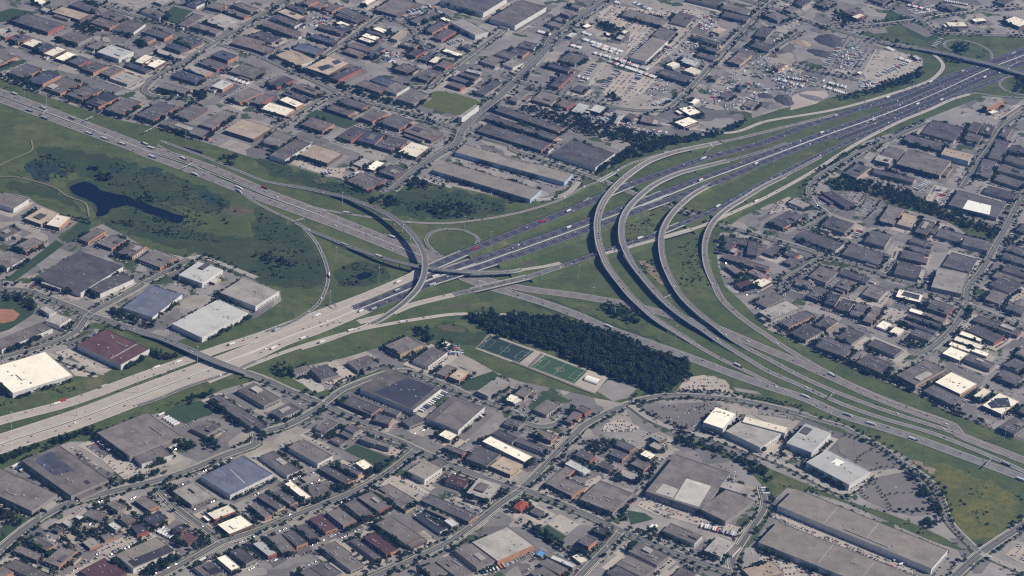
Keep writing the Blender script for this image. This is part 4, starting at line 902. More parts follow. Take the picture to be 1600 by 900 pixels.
        if not hip and 1100 < A < 6000 and rk != 'w' and r.random() < .34:
            bu, bv = hu * r.uniform(.15, .4), hv * r.uniform(.2, .5); bx, by = r.uniform(-1, 1) * (hu - bu - 2), r.uniform(-1, 1) * (hv - bv - 2); bz = r.uniform(1.2, 3)
            m = MB(); m.box(bx - bu, by - bv, h - .05, bx + bu, by + bv, h + bz, bottom=False); m.box(bx - bu - .25, by - bv - .25, h + bz, bx + bu + .25, by + bv + .25, h + bz + .25); m.build('raised_bay', ROOF[r.choice((rk, 'g', 'l', 'd'))], rf)
        if not hip and A > 900 and r.random() < .4:
            m = MB(); x0 = r.uniform(-.8, 0) * hu; y1 = r.uniform(-.75, .75) * hv; ln2 = r.uniform(.3, .8) * hu; m.box(x0, y1 - .6, h + .3, x0 + ln2, y1 + .6, h + 1.3); m.box(x0 + ln2 - .6, y1 + .6, h + .3, x0 + ln2 + .6, y1 + min(hv * .3, 6), h + 1.25)
            for k in range(3): m.box(x0 + ln2 * (.1 + .35 * k), y1 - .5, h - .02, x0 + ln2 * (.1 + .35 * k) + .5, y1 + .5, h + .29)
            m.build('roof_duct', UNITM, rf)
        desc = '%s %s-roofed %s%s' % (size_word(A, asp), RWORD[rk], kind.replace('_', ' '), ' with %s walls' % WWORD[wk] if len(size_word(A, asp).split() + RWORD[rk].split() + WWORD[wk].split() + kind.split('_')) < 8 else '')
        LBL.append([root, desc, c.copy(), None]); BUILT.append((c, a, hu, hv, h, root))
        root['category'] = {'house': 'house', 'warehouse': 'warehouse', 'industrial_building': 'industrial building', 'workshop': 'workshop', 'hotel': 'hotel'}[kind]
        root['group'] = {'house': 'houses', 'hotel': 'hotels', 'warehouse': 'warehouses of the industrial district', 'industrial_building': 'flat-roofed industrial buildings', 'workshop': 'small workshops between the larger buildings'}[kind]
rank_labels([(o, (d.split(' with ')[0] + ' with ' + f + ' roof') if f else d, p) for o, d, p, f in LBL])
print('BUILDINGS', len(LBL))

# ------------------------------------------------------------------ what stands where (2 m cells): 1 building, 2 road, 4 green, 8 lot
X0, Y0, CS = -1900.0, 2950.0, 2.0
W_, H_ = 1950, 2050
OCC = np.zeros((H_, W_), np.uint8)
def raster(pts, bit):
    px = np.array([p.x for p in pts]); py = np.array([p.y for p in pts])
    i0, i1 = max(0, int((px.min() - X0) / CS)), min(W_, int((px.max() - X0) / CS) + 2); j0, j1 = max(0, int((py.min() - Y0) / CS)), min(H_, int((py.max() - Y0) / CS) + 2)
    if i1 <= i0 or j1 <= j0: return
    gx = X0 + (np.arange(i0, i1) + .5) * CS; gy = (Y0 + (np.arange(j0, j1) + .5) * CS)[:, None]; ins = np.zeros((j1 - j0, i1 - i0), bool)
    for a in range(len(px)):
        b = a - 1
        if py[a] == py[b]: continue
        c = ((py[a] > gy) != (py[b] > gy)) & (gx[None] < (px[b] - px[a]) * (gy - py[a]) / (py[b] - py[a]) + px[a]); ins ^= c
    OCC[j0:j1, i0:i1][ins] |= bit
for g in GREEN_AREAS: raster(g, 4)
for p, mt, nm in PAVED_AREAS: raster(p, 8)
for c, a, hu, hv, h, r in BUILT:
    e = Vector((math.cos(a), math.sin(a), 0)); f = Vector((-e.y, e.x, 0))
    raster([c + e * sx * (hu + 1.5) + f * sy * (hv + 1.5) for sx, sy in ((-1, -1), (1, -1), (1, 1), (-1, 1))], 1)
for nm, P, w, fl, zr, R, mt in PATHS:
    if nm == 'trail': continue
    for i in range(len(P) - 1):
        mg = w / 2 + 1.5; raster([P[i] + R[i] * mg, P[i + 1] + R[i + 1] * mg, P[i + 1] - R[i + 1] * mg, P[i] - R[i] * mg], 2)
def occ(p):
    i, j = int((p.x - X0) / CS), int((p.y - Y0) / CS)
    return int(OCC[j, i]) if 0 <= i < W_ and 0 <= j < H_ else 255
def inframe(p, m=25):
    x, y = project(p); return -m < x < 1600 + m and -m < y < 900 + m

# paved yards round the buildings: each plot has its own surface
YM = [LOT, PALE, GREYLOT, DARKLOT, LOT, PALE, GRAVEL, GREYLOT]
for bi, (c, a, hu, hv, h, root) in enumerate(BUILT):
    r = random.Random(repr((c.x, c.y))); e = Vector((math.cos(a), math.sin(a), 0)); f = Vector((-e.y, e.x, 0)); x0, x1, y0, y1 = (r.choice((4, 8, 14, 20)) for k in range(4))
    q = [c + e * x + f * y for x, y in ((-hu - x0, -hv - y0), (hu + x1, -hv - y0), (hu + x1, hv + y1), (-hu - x0, hv + y1))]
    if any(occ(p) & 4 for p in q): continue
    m = MB(); m.face([(p.x, p.y, .03 + .0004 * bi) for p in q]); tag(m.build('yard', r.choice(YM)), kind='structure')

# ------------------------------------------------------------------ trees
def make_crown(seed, n, rx, rz, zc, cl):
    r = random.Random(seed); V_, F_ = [], []
    base = [(1, 0, 0), (-1, 0, 0), (0, 1, 0), (0, -1, 0), (0, 0, 1), (0, 0, -1)]; fs = [(0, 2, 4), (2, 1, 4), (1, 3, 4), (3, 0, 4), (2, 0, 5), (1, 2, 5), (3, 1, 5), (0, 3, 5)]
    lop = [(r.uniform(-.35, .35), r.uniform(-.35, .35)) for k in range(3)]
    for k in range(n):
        th = r.uniform(0, 2 * math.pi); u = r.uniform(-.85, 1); q = (r.random() ** .4) * r.uniform(.75, 1.12); s = math.sqrt(max(0, 1 - u * u))
        lx, ly = lop[k % 3]
        c = (rx * (q * s * math.cos(th) + lx * .6), rx * (q * s * math.sin(th) + ly * .6), zc + rz * q * u); z = cl * r.uniform(.55, 1.25)
        m = Matrix.Rotation(r.uniform(0, 3), 3, 'Z') @ Matrix.Rotation(r.uniform(0, 3), 3, 'X'); o = len(V_)
        for b in base:
            v = m @ Vector(b) * z * r.uniform(.6, 1.3); V_.append((c[0] + v.x, c[1] + v.y, c[2] + v.z * .75))
        F_ += [tuple(o + i for i in f) for f in fs]
    return np.array(V_), np.array(F_)
#          name, word, crown radius, height half, centre height
FORMS = [('round', 4.0, 3.4, 5.6), ('broad', 5.2, 3.4, 5.8), ('narrow', 2.6, 4.6, 6.4), ('low bushy', 3.3, 2.4, 2.9), ('lopsided', 4.4, 3.8, 6.0), ('small', 2.3, 2.1, 3.4)]
CR = [make_crown(31 + i, 34, rx, rz, zc, rx * .33) for i, (w, rx, rz, zc) in enumerate(FORMS)]
CRL = [make_crown(61 + i, 16, rx, rz, zc, rx * .45) for i, (w, rx, rz, zc) in enumerate(FORMS)]
def arr_mesh(name, V_, F_, mat):
    me = bpy.data.meshes.new(name); me.from_pydata(V_.tolist() if hasattr(V_, 'tolist') else V_, [], F_.tolist() if hasattr(F_, 'tolist') else F_); me.materials.append(mat); me.update(); return me
CRME = [arr_mesh('crown', v, f, LEAF) for v, f in CR]
CRMP = arr_mesh('crown', *CR[0], LEAFR)
TRME = []
for w, rx, rz, zc in FORMS:
    t = MB(); t.cyl(0, 0, -.1, zc, .32, .16, 6)
    for k in range(3):
        a = k * 2.1; t.hexa([(-.1, -.1, zc * .5), (.1, -.1, zc * .5), (.1, .1, zc * .5), (-.1, .1, zc * .5)], [(math.cos(a) * rx * .5 + s * .06, math.sin(a) * rx * .5 + q * .06, zc + .2) for s, q in ((-1, -1), (1, -1), (1, 1), (-1, 1))])
    TRME.append(t.mesh('trunk', BARK))
TREES = []          # (p, form, scale, where)
WOOD = []
def treeat(p, form=None, s=None, where='by a building', ok=3, r=rnd):
    if occ(p) & ok: return
    if not inframe(p): return
    TREES.append((Vector((p.x, p.y, 0)), r.randrange(6) if form is None else form, s or r.uniform(.7, 1.25), where))
for nm, P, w, fl, zr, R, mt in PATHS:
    if nm != 'street' or 'k' not in fl: continue
    for sd in (1, -1):
        run = 0; on = True; d = 0; nxt = 6
        for i in range(len(P) - 1):
            d += (P[i + 1] - P[i]).length; run -= (P[i + 1] - P[i]).length
            if run < 0: on = rnd.random() < .8; run = rnd.uniform(30, 130)
            if on and d > nxt:
                d = 0; nxt = rnd.uniform(6, 13); o = w / 2 + rnd.choice((2.2, 6.5, 7.5, 9.5)) + rnd.uniform(-.5, 1); treeat(P[i] + R[i] * sd * o, rnd.choice((0, 0, 1, 2, 3, 3, 5, 5)), rnd.uniform(.8, 1.4), 'beside a street')
for c, a, hu, hv, h, root in BUILT:
    r = random.Random(repr((c.x, hu))); e = Vector((math.cos(a), math.sin(a), 0)); f = Vector((-e.y, e.x, 0))
    for sx in (0, 1, 2, 3):
        if r.random() > (.62 if sx in (0, 3) else .42): continue
        ax, L, o = ((e, hu, f * -(hv + r.uniform(3.5, 7))), (f, hv, e * (hu + r.uniform(4, 9))), (e, hu, f * (hv + r.uniform(3.5, 8))), (f, hv, e * -(hu + r.uniform(3.5, 7))))[sx]
        t = -L * r.uniform(.5, 1.1); end = L * r.uniform(.4, 1.2); sc = r.uniform(.8, 1.4)
        while t < end:
            treeat(c + o + ax * t + f * r.uniform(-1.5, 1.5) + e * r.uniform(-1.5, 1.5), r.randrange(6), sc * r.uniform(.75, 1.2), 'by a building', 3, r); t += r.uniform(3.2, 8)
            if r.random() < .08: t += 15
WOODS = '''.6|6|d0 440,420 600,380 720,340 700,295 640,325 470,390
.7|6|d0 -20,480 150,555 110,595 -20,540
.7|6|d0 830,300 980,248 1000,272 840,325
.7|6|d0 1020,335 1095,340 1190,480 1120,470
.6|7|d0 1050,60 1200,70 1210,112 1080,122
.6|7|d0 1250,40 1370,60 1380,140 1330,132
.55|7|d0 320,590 480,565 560,680 480,695 390,645
.6|7|d0 560,640 680,590 700,620 620,680
.75|6.5|d0 1220,610 1340,720 1240,765 1200,680
.7|6|d0 1300,600 1400,660 1390,692 1310,642
.7|6|d0 1430,642 1590,592 1600,612 1430,672
.7|6|d0 870,890 1100,772 1140,802 950,905
.6|6|d0 120,760 200,660 260,640 140,740
.6|6|d1 350,420 480,380 470,422 370,452
.7|6|d1 470,340 640,330 560,380 480,372
.8|6|d1 660,240 780,210 790,250 690,302
.7|6|d1 540,700 700,812 740,842 690,822 600,752
.6|6|d1 820,780 980,740 980,772 840,812
.6|6|d1 1130,640 1210,650 1150,682
.6|6|d1 1470,430 1560,350 1590,382 1500,452
.6|6|d1 1220,740 1320,670 1340,692 1230,762
.6|6|d2 815,345 895,185 915,192 845,355
.6|7|d2 430,80 620,40 600,132 480,142
.6|6|d2 40,560 160,600 330,722 470,782 460,802 300,742 150,632
.6|7|c1 500,690 720,802 700,832 520,722
.6|6|c1 1060,520 1120,540 1100,572
.6|6|c1 980,480 1060,500 1040,532
.6|6|c0 1320,30 1380,40 1500,102 1360,72
.6|6|c0 700,140 860,200 970,252 940,262 700,172
.6|6|c0 940,400 1100,430 1060,462 950,432
.5|7|c3 480,460 620,500 720,542 690,562 560,522
.5|7|c3 740,560 900,632 930,642 790,592
.6|6|c3 1180,500 1240,500 1220,562
1.0|8.2|c2 -300,190 -180,150 0,170 100,190 300,200 450,240 600,290 700,320 800,370 950,430 1100,482 1105,540 1050,590 1010,640 900,668 780,610 600,560 480,500 280,408 100,338 -60,300 -200,240
.8|7.5|c2 565,120 600,102 700,132 820,182 820,225 740,225 640,188
.8|8|b3 350,240 500,220 650,240 850,290 1000,360 1200,440 1450,545 1440,580 1250,535 1050,450 850,400 720,345 560,300 420,290
.85|8.5|a2 40,670 150,672 320,722 500,755 700,805 900,850 1050,870 1200,840 1400,780 1440,742 1450,790 1250,870 1000,905 800,905 600,880 430,830 330,800 200,740 60,700
.9|8|b2 520,150 680,60 800,0 900,-10 1060,-25 1000,20 850,60 700,110 560,185 520,205
.75|8|d2 1020,32 1100,52 1300,112 1600,230 1600,325 1560,308 1400,180 1200,112 1030,82
.75|7|d0 20,195 200,130 400,72 590,12 580,-20 400,40 200,100 0,165
.7|7|c0 1000,770 1200,690 1350,648 1350,665 1220,712 1080,745
.8|7|a0 -20,485 150,550 250,590 230,570 150,530 -20,470
.55|9|a0 300,600 500,660 700,735 850,765 1000,800 1250,885 1250,870 1000,780 850,745 700,715 500,640 300,585
.8|7|a1 80,362 200,400 330,440 500,500 620,560 800,615 1000,680 1000,700 800,640 600,580 450,520 250,445 90,390
.5|8|c3 0,262 270,385 540,515 720,585 950,675 1100,765 1400,885 1400,870 1120,735 960,645 740,560 560,490 280,365 0,245
.5|9|b1 980,395 1100,370 1220,365 1380,400 1340,440 1200,470 1050,440
.5|8|b1 700,345 850,335 910,395 820,405 740,380
.6|8|b1 945,225 1000,215 1080,245 1070,285 960,282
.45|8|b1 0,690 80,690 180,730 250,770 200,790 60,745 0,730
.4|8|b0 1390,90 1480,75 1500,120 1430,150 1390,130
.5|7|b0 1350,640 1000,480 c1 0,0
.55|7|c1 960,260 1060,255 1140,340 1060,350
.75|7|d3 850,215 950,330 1020,420 1085,510 1040,520 960,400 900,310 845,240
.6|7|d3 930,545 1050,555 1060,600 980,610
.6|8|a3 330,150 380,170 360,200 300,180
.6|8|a3 420,70 480,80 540,130 480,170 400,130
.65|8|a3 1140,280 1250,270 1260,330 1170,330
.55|8|a3 1100,355 1200,350 1230,390 1140,400
.6|8|a3 1540,490 1650,460 1650,590 1530,580
.45|8|a3 430,610 600,560 800,500 960,430 985,470 850,540 620,600 440,640
.5|8|b3 1500,570 1600,560 1700,640 1480,640
.6|7|c3 820,345 880,330 1010,345 990,380 900,390
.6|7|c3 1240,120 1310,125 1260,200 1220,190
.6|7|c0 20,40 120,50 230,100 200,150 120,80 20,60
.6|7|a2 500,150 560,140 680,180 660,210 560,190
.6|7|b2 -10,345 80,350 60,370 0,380
.6|7|d2 670,490 720,480 720,560 670,570
.6|7|d2 800,600 900,610 920,680 820,660
.7|7|b1 250,600 300,590 260,640
.5|7|b1 520,225 640,240 780,260 800,300 700,290 560,250
.6|7|c1 90,520 170,480 210,570 150,570
.5|7|a0 450,150 520,140 610,200 560,230 470,180
.6|7|a0 850,260 930,290 900,310 850,285
.6|7|a2 590,600 640,590 690,620 640,640
.6|7|a0 980,330 1100,380 1110,395 1000,360
.6|7|a0 950,575 1080,575 1180,590 1170,610 1030,600
.6|7|a0 1200,590 1250,570 1290,590 1280,640 1220,620'''
for ln in WOODS.split('\n'):
    den, sp, ps = ln.split('|'); pts = V(ps); sp = float(sp)
    if len(pts) < 4: continue
    xs = [p.x for p in pts]; ys = [p.y for p in pts]; tree_r = random.Random(ln); big = ln.startswith('1.0')
    nn = int((max(xs) - min(xs)) * (max(ys) - min(ys)) / (sp * sp) * 2.2)
    for k in range(nn):
        q = Vector((tree_r.uniform(min(xs), max(xs)), tree_r.uniform(min(ys), max(ys)), 0)); ins = False
        for i in range(len(pts)):
            a, b = pts[i], pts[i - 1]
            if (a.y > q.y) != (b.y > q.y) and q.x < (b.x - a.x) * (q.y - a.y) / (b.y - a.y) + a.x: ins = not ins
        if not ins: continue
        if tree_r.random() < .22: q = q + Vector((tree_r.gauss(0, 5), tree_r.gauss(0, 5), 0))
        if tree_r.random() < float(den) * .75 and not occ(q) & 3: WOOD.append((q, tree_r.choice((0, 1, 4, 4, 2)), tree_r.uniform(.95, 1.7) if big else tree_r.uniform(.65, 1.25), 'wood'))
# rows drawn one tree at a time: spacing | form | scale | ends
ROWS = '''9|0|.8|c2 1070,650 1200,652 1330,655
9|0|.8|c2 1390,665 1500,685 1600,705 c3 200,750
10|5|.9|c2 800,735 950,700 1100,690 1330,705
10|5|.9|c2 810,750 860,800
9|0|.7|d3 480,25 640,75 760,140 850,215
9|5|1|d3 830,200 1000,310 1060,420 1100,560
9|5|1|d3 1050,330 1110,460 1150,580 1200,660
9|5|1|d3 650,310 700,370 740,430 770,490
12|5|.9|d3 640,120 570,160 550,200
12|5|.9|d3 760,395 850,385 950,380
11|5|.9|d3 640,245 740,220 830,230
12|5|.9|d3 600,320 680,300
9|5|.9|d3 570,370 620,420
11|0|.9|d3 820,500 920,500 1010,495
11|5|.8|b3 560,420 590,380 610,340
10|0|.8|b3 700,360 660,420 600,470
9|3|.8|d3 60,740 150,790 280,860
8|2|.9|d0 1420,650 1560,600
8|0|.8|c1 500,610 560,570 640,560
7|3|.7|c0 1010,780 990,760
9|5|.9|c2 880,775 920,810 900,825
9|5|.9|c2 1110,770 1150,755 1200,745
7|3|.8|c1 640,640 760,590 830,575
7|3|.9|d1 980,170 1040,130
7|3|.9|d1 880,250 960,190
8|3|.9|c1 700,520 800,490 860,500
8|0|.8|b3 480,60 400,130
7|3|.9|a1 1180,400 1060,560
8|1|1.1|b0 620,200 690,205 680,230 620,225
8|1|1|b0 880,340 940,340 950,360
8|3|1|b0 1400,480 1420,500
8|1|1|b0 560,155 610,165
8|0|1|b0 400,460 500,480 560,500'''
for ln in ROWS.split('\n'):
    sp, fo, sc, ps = ln.split('|'); P = [p for p, i in spline(V(ps), float(sp))]
    for p in P: treeat(p + Vector((rnd.uniform(-1, 1), rnd.uniform(-1, 1), 0)), int(fo), float(sc) * rnd.uniform(.8, 1.2), 'in a planted row', 1)
# scattered bushes on the rough grass
BUSH = '''260|b0 430,100 900,130 1300,280 1500,420 1300,480 900,330 640,240
150|b0 640,470 900,480 1300,560 1400,620 1100,600 800,520
160|b0 760,290 900,330 1150,430 1300,500 1150,540 900,470 800,400
120|b0 50,180 300,60 480,150 430,230 200,240
130|b1 0,420 300,560 420,780 300,890 0,880
60|b1 480,790 700,720 820,800 700,890 500,880
170|b1 860,330 1300,310 1580,400 1400,470 1000,470
90|b1 0,100 400,190 780,310 600,340 200,220
70|b2 560,500 660,420 900,420 900,560 640,660
60|b2 700,760 900,700 960,880
80|b2 1000,640 1200,580 1230,890 1050,890
110|c1 0,520 400,420 800,340 1200,200 1400,250 1000,300 600,400 200,520
80|c2 0,120 400,230 900,420 1250,560 800,380
50|d3 900,150 1300,280 1600,420 1600,560 1400,300 1000,160
14|d3 1100,240 1500,400 1450,600 1200,600 1140,400
90|a0 0,500 300,620 700,760 1000,830 1200,890 1000,880 500,740 0,560
80|c0 0,700 300,640 700,560 1000,460 1100,420 800,560 400,660 0,740
80|d2 1050,90 1300,160 1590,350 1500,690 1600,400
120|d3 60,300 400,380 800,520 1150,700 800,590 400,430 60,400
60|c3 0,400 400,600 900,830 600,700 200,480
60|a3 500,640 900,520 1300,440 900,560
60|a3 1000,330 1350,260 1500,260 1300,400'''
for ln in BUSH.split('\n'):
    n, ps = ln.split('|'); pts = V(ps); xs = [p.x for p in pts]; ys = [p.y for p in pts]; r = random.Random(ln); cl = None
    for k in range(int(n) * 3):
        if cl is None or r.random() < .25: cl = Vector((r.uniform(min(xs), max(xs)), r.uniform(min(ys), max(ys)), 0))
        q = cl + Vector((r.gauss(0, 9), r.gauss(0, 9), 0)); ins = False
        for i in range(len(pts)):
            a, b = pts[i], pts[i - 1]
            if (a.y > q.y) != (b.y > q.y) and q.x < (b.x - a.x) * (q.y - a.y) / (b.y - a.y) + a.x: ins = not ins
        if ins and not occ(q) & 3: WOOD.append((q, 3, r.uniform(.25, .7) * (1.5 if r.random() < .12 else 1), 'bush'))
TREES.sort(key=lambda t: (t[0].length_squared + CAM_H ** 2) ** .5 / (FORMS[t[1]][1] * t[2]))
TL = []
for k, (p, fo, s, wh) in enumerate(TREES[:295]):
    root = link('tree', None); root.location = p; root.rotation_euler.z = rnd.uniform(0, 6.28); root.scale = (s, s, s * rnd.uniform(.9, 1.2))
    plum = fo == 0 and rnd.random() < .1
    link('crown', CRMP if plum else CRME[fo], root); link('trunk', TRME[fo], root)
    tag(root, None, 'tree', 'trees of the industrial district'); TL.append((root, '%s %s tree %s' % (FORMS[fo][0], 'plum-coloured' if plum else 'dark green', wh), p))
rank_labels(TL)
def mass(name, lst, mats, label=None):
    VV, FF, o, MI = [], [], 0, []
    for p, fo, s, wh in lst:
        v, f = (CR if (p.y < 3900 and s > .6) or (wh == 'wood' and s > .95) else CRL)[fo]; a = rnd.uniform(0, 6.28); c_, s_ = math.cos(a), math.sin(a); sz = s * rnd.uniform(.85, 1.2)
        q = np.empty_like(v); q[:, 0] = (v[:, 0] * c_ - v[:, 1] * s_) * s + p.x; q[:, 1] = (v[:, 0] * s_ + v[:, 1] * c_) * s + p.y; q[:, 2] = v[:, 2] * sz * (1 if wh != 'bush' else .8) - (.2 if wh != 'bush' else .5)
        VV.append(q); FF.append(f + o); o += len(v); MI.append(np.full(len(f), rnd.choices(range(len(mats)), (5, 3, 2)[:len(mats)])[0], np.int32))
    me = bpy.data.meshes.new(name); VV = np.concatenate(VV); FF = np.concatenate(FF)
    me.vertices.add(len(VV)); me.vertices.foreach_set('co', VV.astype(np.float32).ravel()); me.loops.add(FF.size); me.loops.foreach_set('vertex_index', FF.astype(np.int32).ravel())
    me.polygons.add(len(FF)); me.polygons.foreach_set('loop_start', np.arange(0, FF.size, 3, dtype=np.int32)); me.update(calc_edges=True)
    for q in mats: me.materials.append(q)
    me.polygons.foreach_set('material_index', np.concatenate(MI)); me.update()
    return tag(link(name, me), label, None, None, 'stuff')
mass('woodland', [w for w in WOOD if w[3] == 'wood'], [LEAFD, LEAF, LEAFO], 'dark woodland and hedgerow belts')
mass('scrub', [w for w in WOOD if w[3] == 'bush'], [LEAF, LEAFO], 'low bushes scattered over the rough grass')
mass('distant_trees', TREES[295:], [LEAF, LEAFD, LEAFO], 'dark green trees among the farther streets and buildings')
print('TREES', len(TREES), 'WOOD', len(WOOD))

# ------------------------------------------------------------------ vehicles
def car_mesh(colour, van=False):
    m = MB(); L, W = (2.6, 1.0) if van else (2.25, .92); hh = 1.9 if van else .95; lo = .32
    m.hexa([(-L, -W, lo), (L, -W, lo), (L, W, lo), (-L, W, lo)], [(-L + .05, -W * .96, hh), (L - .12, -W * .96, hh * .92), (L - .12, W * .96, hh * .92), (-L + .05, W * .96, hh)])
    if van: m.hexa([(1.4, -.9, 1.1), (2.62, -.88, .95), (2.62, .88, .95), (1.4, .9, 1.1)], [(1.5, -.85, 1.75), (2.2, -.8, 1.75), (2.2, .8, 1.75), (1.5, .85, 1.75)], 1)
    else:
        m.hexa([(-1.7, -.84, hh), (1.0, -.84, hh), (1.0, .84, hh), (-1.7, .84, hh)], [(-1.2, -.68, 1.42), (.35, -.68, 1.42), (.35, .68, 1.42), (-1.2, .68, 1.42)], 1)
        m.box(-1.15, -.66, 1.42, .3, .66, 1.47)
    for x in (-L * .62, L * .62):
        for y in (-W, W - .22):
            n = 8; k = len(m.v)
            for yy in (y, y + .22):
                for i in range(n): m.v.append((x + .33 * math.cos(6.283 * i / n), yy, .33 + .33 * math.sin(6.283 * i / n)))
            for i in range(n): m.f.append((k + i, k + (i + 1) % n, k + n + (i + 1) % n, k + n + i)); m.m.append(2)
            m.f += [tuple(range(k, k + n)), tuple(range(k + n, k + 2 * n))]; m.m += [2, 2]
    return m.mesh('car', [VM[colour], GLASS, RUBBER])
CARW = ['white'] * 9 + ['silver'] * 10 + ['grey'] * 5 + ['black'] * 9 + ['red'] * 2 + ['blue'] * 2
CAR = {c: car_mesh(c) for c in set(CARW)}; VAN = {c: car_mesh(c, True) for c in ('white', 'silver')}
def wheels(m, xs, y, mat):
    for x in xs:
        for s in (-1, 1):
            n = 8; k = len(m.v)
            for yy in (s * y, s * (y - .5)):
                for i in range(n): m.v.append((x + .5 * math.cos(6.283 * i / n), yy, .5 + .5 * math.sin(6.283 * i / n)))
            for i in range(n): m.f.append((k + i, k + (i + 1) % n, k + n + (i + 1) % n, k + n + i)); m.m.append(mat)
            m.f += [tuple(range(k, k + n)), tuple(range(k + n, k + 2 * n))]; m.m += [mat, mat]
def trailer_mesh(colour, L=13.5):
    m = MB(); m.box(-L / 2, -1.28, 1.15, L / 2, 1.28, 4.05); m.box(-L / 2, -.5, .8, L / 2, .5, 1.14, 1); m.box(L / 2 - 3.2, -.9, .02, L / 2 - 3, .9, .8, 1); wheels(m, (-L / 2 + 1.2, -L / 2 + 2.5), 1.25, 2)
    m.box(-L / 2 - .05, -1.2, 1.2, -L / 2, 1.2, 4.0, 1)
    return m.mesh('trailer', [VM[colour], DARKM, RUBBER])
TRAILC = ['white'] * 26 + ['silver'] * 8 + ['grey'] * 2 + ['red', 'blue', 'orange']
TRAILER = {c: trailer_mesh(c) for c in set(TRAILC)}
def cab_mesh(colour):
    m = MB(); m.hexa([(-1.2, -1.2, .9), (1.3, -1.2, .9), (1.3, 1.2, .9), (-1.2, 1.2, .9)], [(-1.2, -1.15, 3.7), (.7, -1.1, 3.2), (.7, 1.1, 3.2), (-1.2, 1.15, 3.7)])
    m.hexa([(1.3, -1.05, .8), (2.9, -1.0, .8), (2.9, 1.0, .8), (1.3, 1.05, .8)], [(1.3, -1.0, 2.0), (2.8, -.9, 1.7), (2.8, .9, 1.7), (1.3, 1.0, 2.0)])
    m.hexa([(.95, -1.0, 2.1), (1.32, -1.0, 2.1), (1.32, 1.0, 2.1), (.95, 1.0, 2.1)], [(.62, -.95, 3.0), (.78, -.95, 3.05), (.78, .95, 3.05), (.62, .95, 3.0)], 1)
    m.box(-4.2, -.5, .7, -1.2, .5, 1.1, 2); wheels(m, (-3.7, -2.5, 2.0), 1.2, 3)
    return m.mesh('cab', [VM[colour], GLASS, DARKM, RUBBER])
CAB = {c: cab_mesh(c) for c in ('white', 'red', 'blue', 'black', 'grey')}
CONT = MB(); CONT.box(-6, -1.2, 0, 6, 1.2, 2.6)
for k in range(12): CONT.box(-5.8 + k, -1.26, .1, -5.4 + k, 1.26, 2.5)
CONTM = {c: None for c in ('white', 'grey', 'blue', 'orange', 'green', 'red', 'silver')}
for c in CONTM: CONTM[c] = CONT.mesh('shipping_container', VM[c])

TRUCKS, LAB, MOVING = [], [], []
def truck(p, ang, tc, cc, where):
    root = link('truck', None); root.location = p; root.rotation_euler.z = ang
    t = link('trailer', TRAILER[tc], root); t.location = (-4.2, 0, 0); c = link('cab', CAB[cc], root); c.location = (5.2, 0, 0)
    tag(root, None, 'truck', 'articulated trucks on the roads'); LAB.append((root, '%s articulated truck on the %s' % (tc, where), p)); TRUCKS.append(p)
def road_word(i, nm):
    if nm == 'flyover': return 'elevated flyover'
    if nm == 'ramp': return 'curving ramp'
    if nm == 'street': return 'local street'
    return 'aged concrete highway' if i in HA_I else 'broad diagonal highway'
HA_I = [i for i, p in enumerate(PATHS) if p[0] == 'highway' and p[6] == 'PINK']
def on_path(i, k, off):
    nm, P, w, fl, zr, R, mt = PATHS[i]; p = P[k] + R[k] * off; p.z = P[k].z + zr + .01
    d = P[min(k + 1, len(P) - 1)] - P[max(k - 1, 0)]; return p, math.atan2(d.y, d.x)
TR = '''c1 620,255 420,340 300,320 110,380 690,135 720,155 890,15 905,222 120,270 360,185
c0 980,500 640,612 365,725 1105,470 1560,310 1450,355 400,695
b2 335,430 370,520 1180,230 1185,98 965,58 1285,375 1535,358 190,488 800,587 1540,120
b1 565,640 765,705 1375,655 1130,832 460,830 1030,840 40,265 590,435 1100,885 885,868 820,572
b0 1220,195 970,92 1150,76 780,10 945,30 1490,278 1490,315 75,405
a0 60,575 180,695 270,680 435,738 560,840 895,885 655,872
a3 345,830 675,750 940,652 1090,625 1355,487 1215,450 1525,340 410,732 750,612 1010,518
c2 590,240 1400,480
c3 400,550 500,800 630,850 225,680
d3 900,48 1575,315 1470,205'''
t = 's'; lastreds = {('c0', 400.0), ('b1', 1375.0), ('b2', 190.0), ('b1', 40.0)}
for w in TR.split():
    if w in TILE: t = w; continue
    x, y = map(float, w.split(',')); best = None; sx, sy = src(t, x, y)
    for i, pth in enumerate(PATHS):
        if pth[0] in ('street', 'trail'): continue
        for k in range(1, len(pth[1]) - 1):
            qx, qy = project(pth[1][k]); d = (qx - sx) ** 2 + (qy - sy) ** 2
            if best is None or d < best[0]: best = (d, i, k)
    d, i, k = best; pth = PATHS[i]; g = ground(sx, sy, pth[1][k].z); o = (g - pth[1][k]).dot(pth[5][k]); lim = pth[2] / 2 - 2.6; o = max(-lim, min(lim, o))
    p, a = on_path(i, k, o)
    if o > 0 and rnd.random() < .0: a += math.pi
    red = (t, x) in lastreds
    if i in HA_I and i == HA_I[0] or pth[0] == 'highway' and i in (0, 1, 2): a += math.pi
    truck(p, a, 'red' if red else rnd.choice(('white', 'white', 'white', 'silver')), 'red' if red else rnd.choice(('white', 'white', 'blue', 'black', 'grey')), road_word(i, pth[0]))
def near_truck(p): return any((p - q).length < 14 for q in TRUCKS)
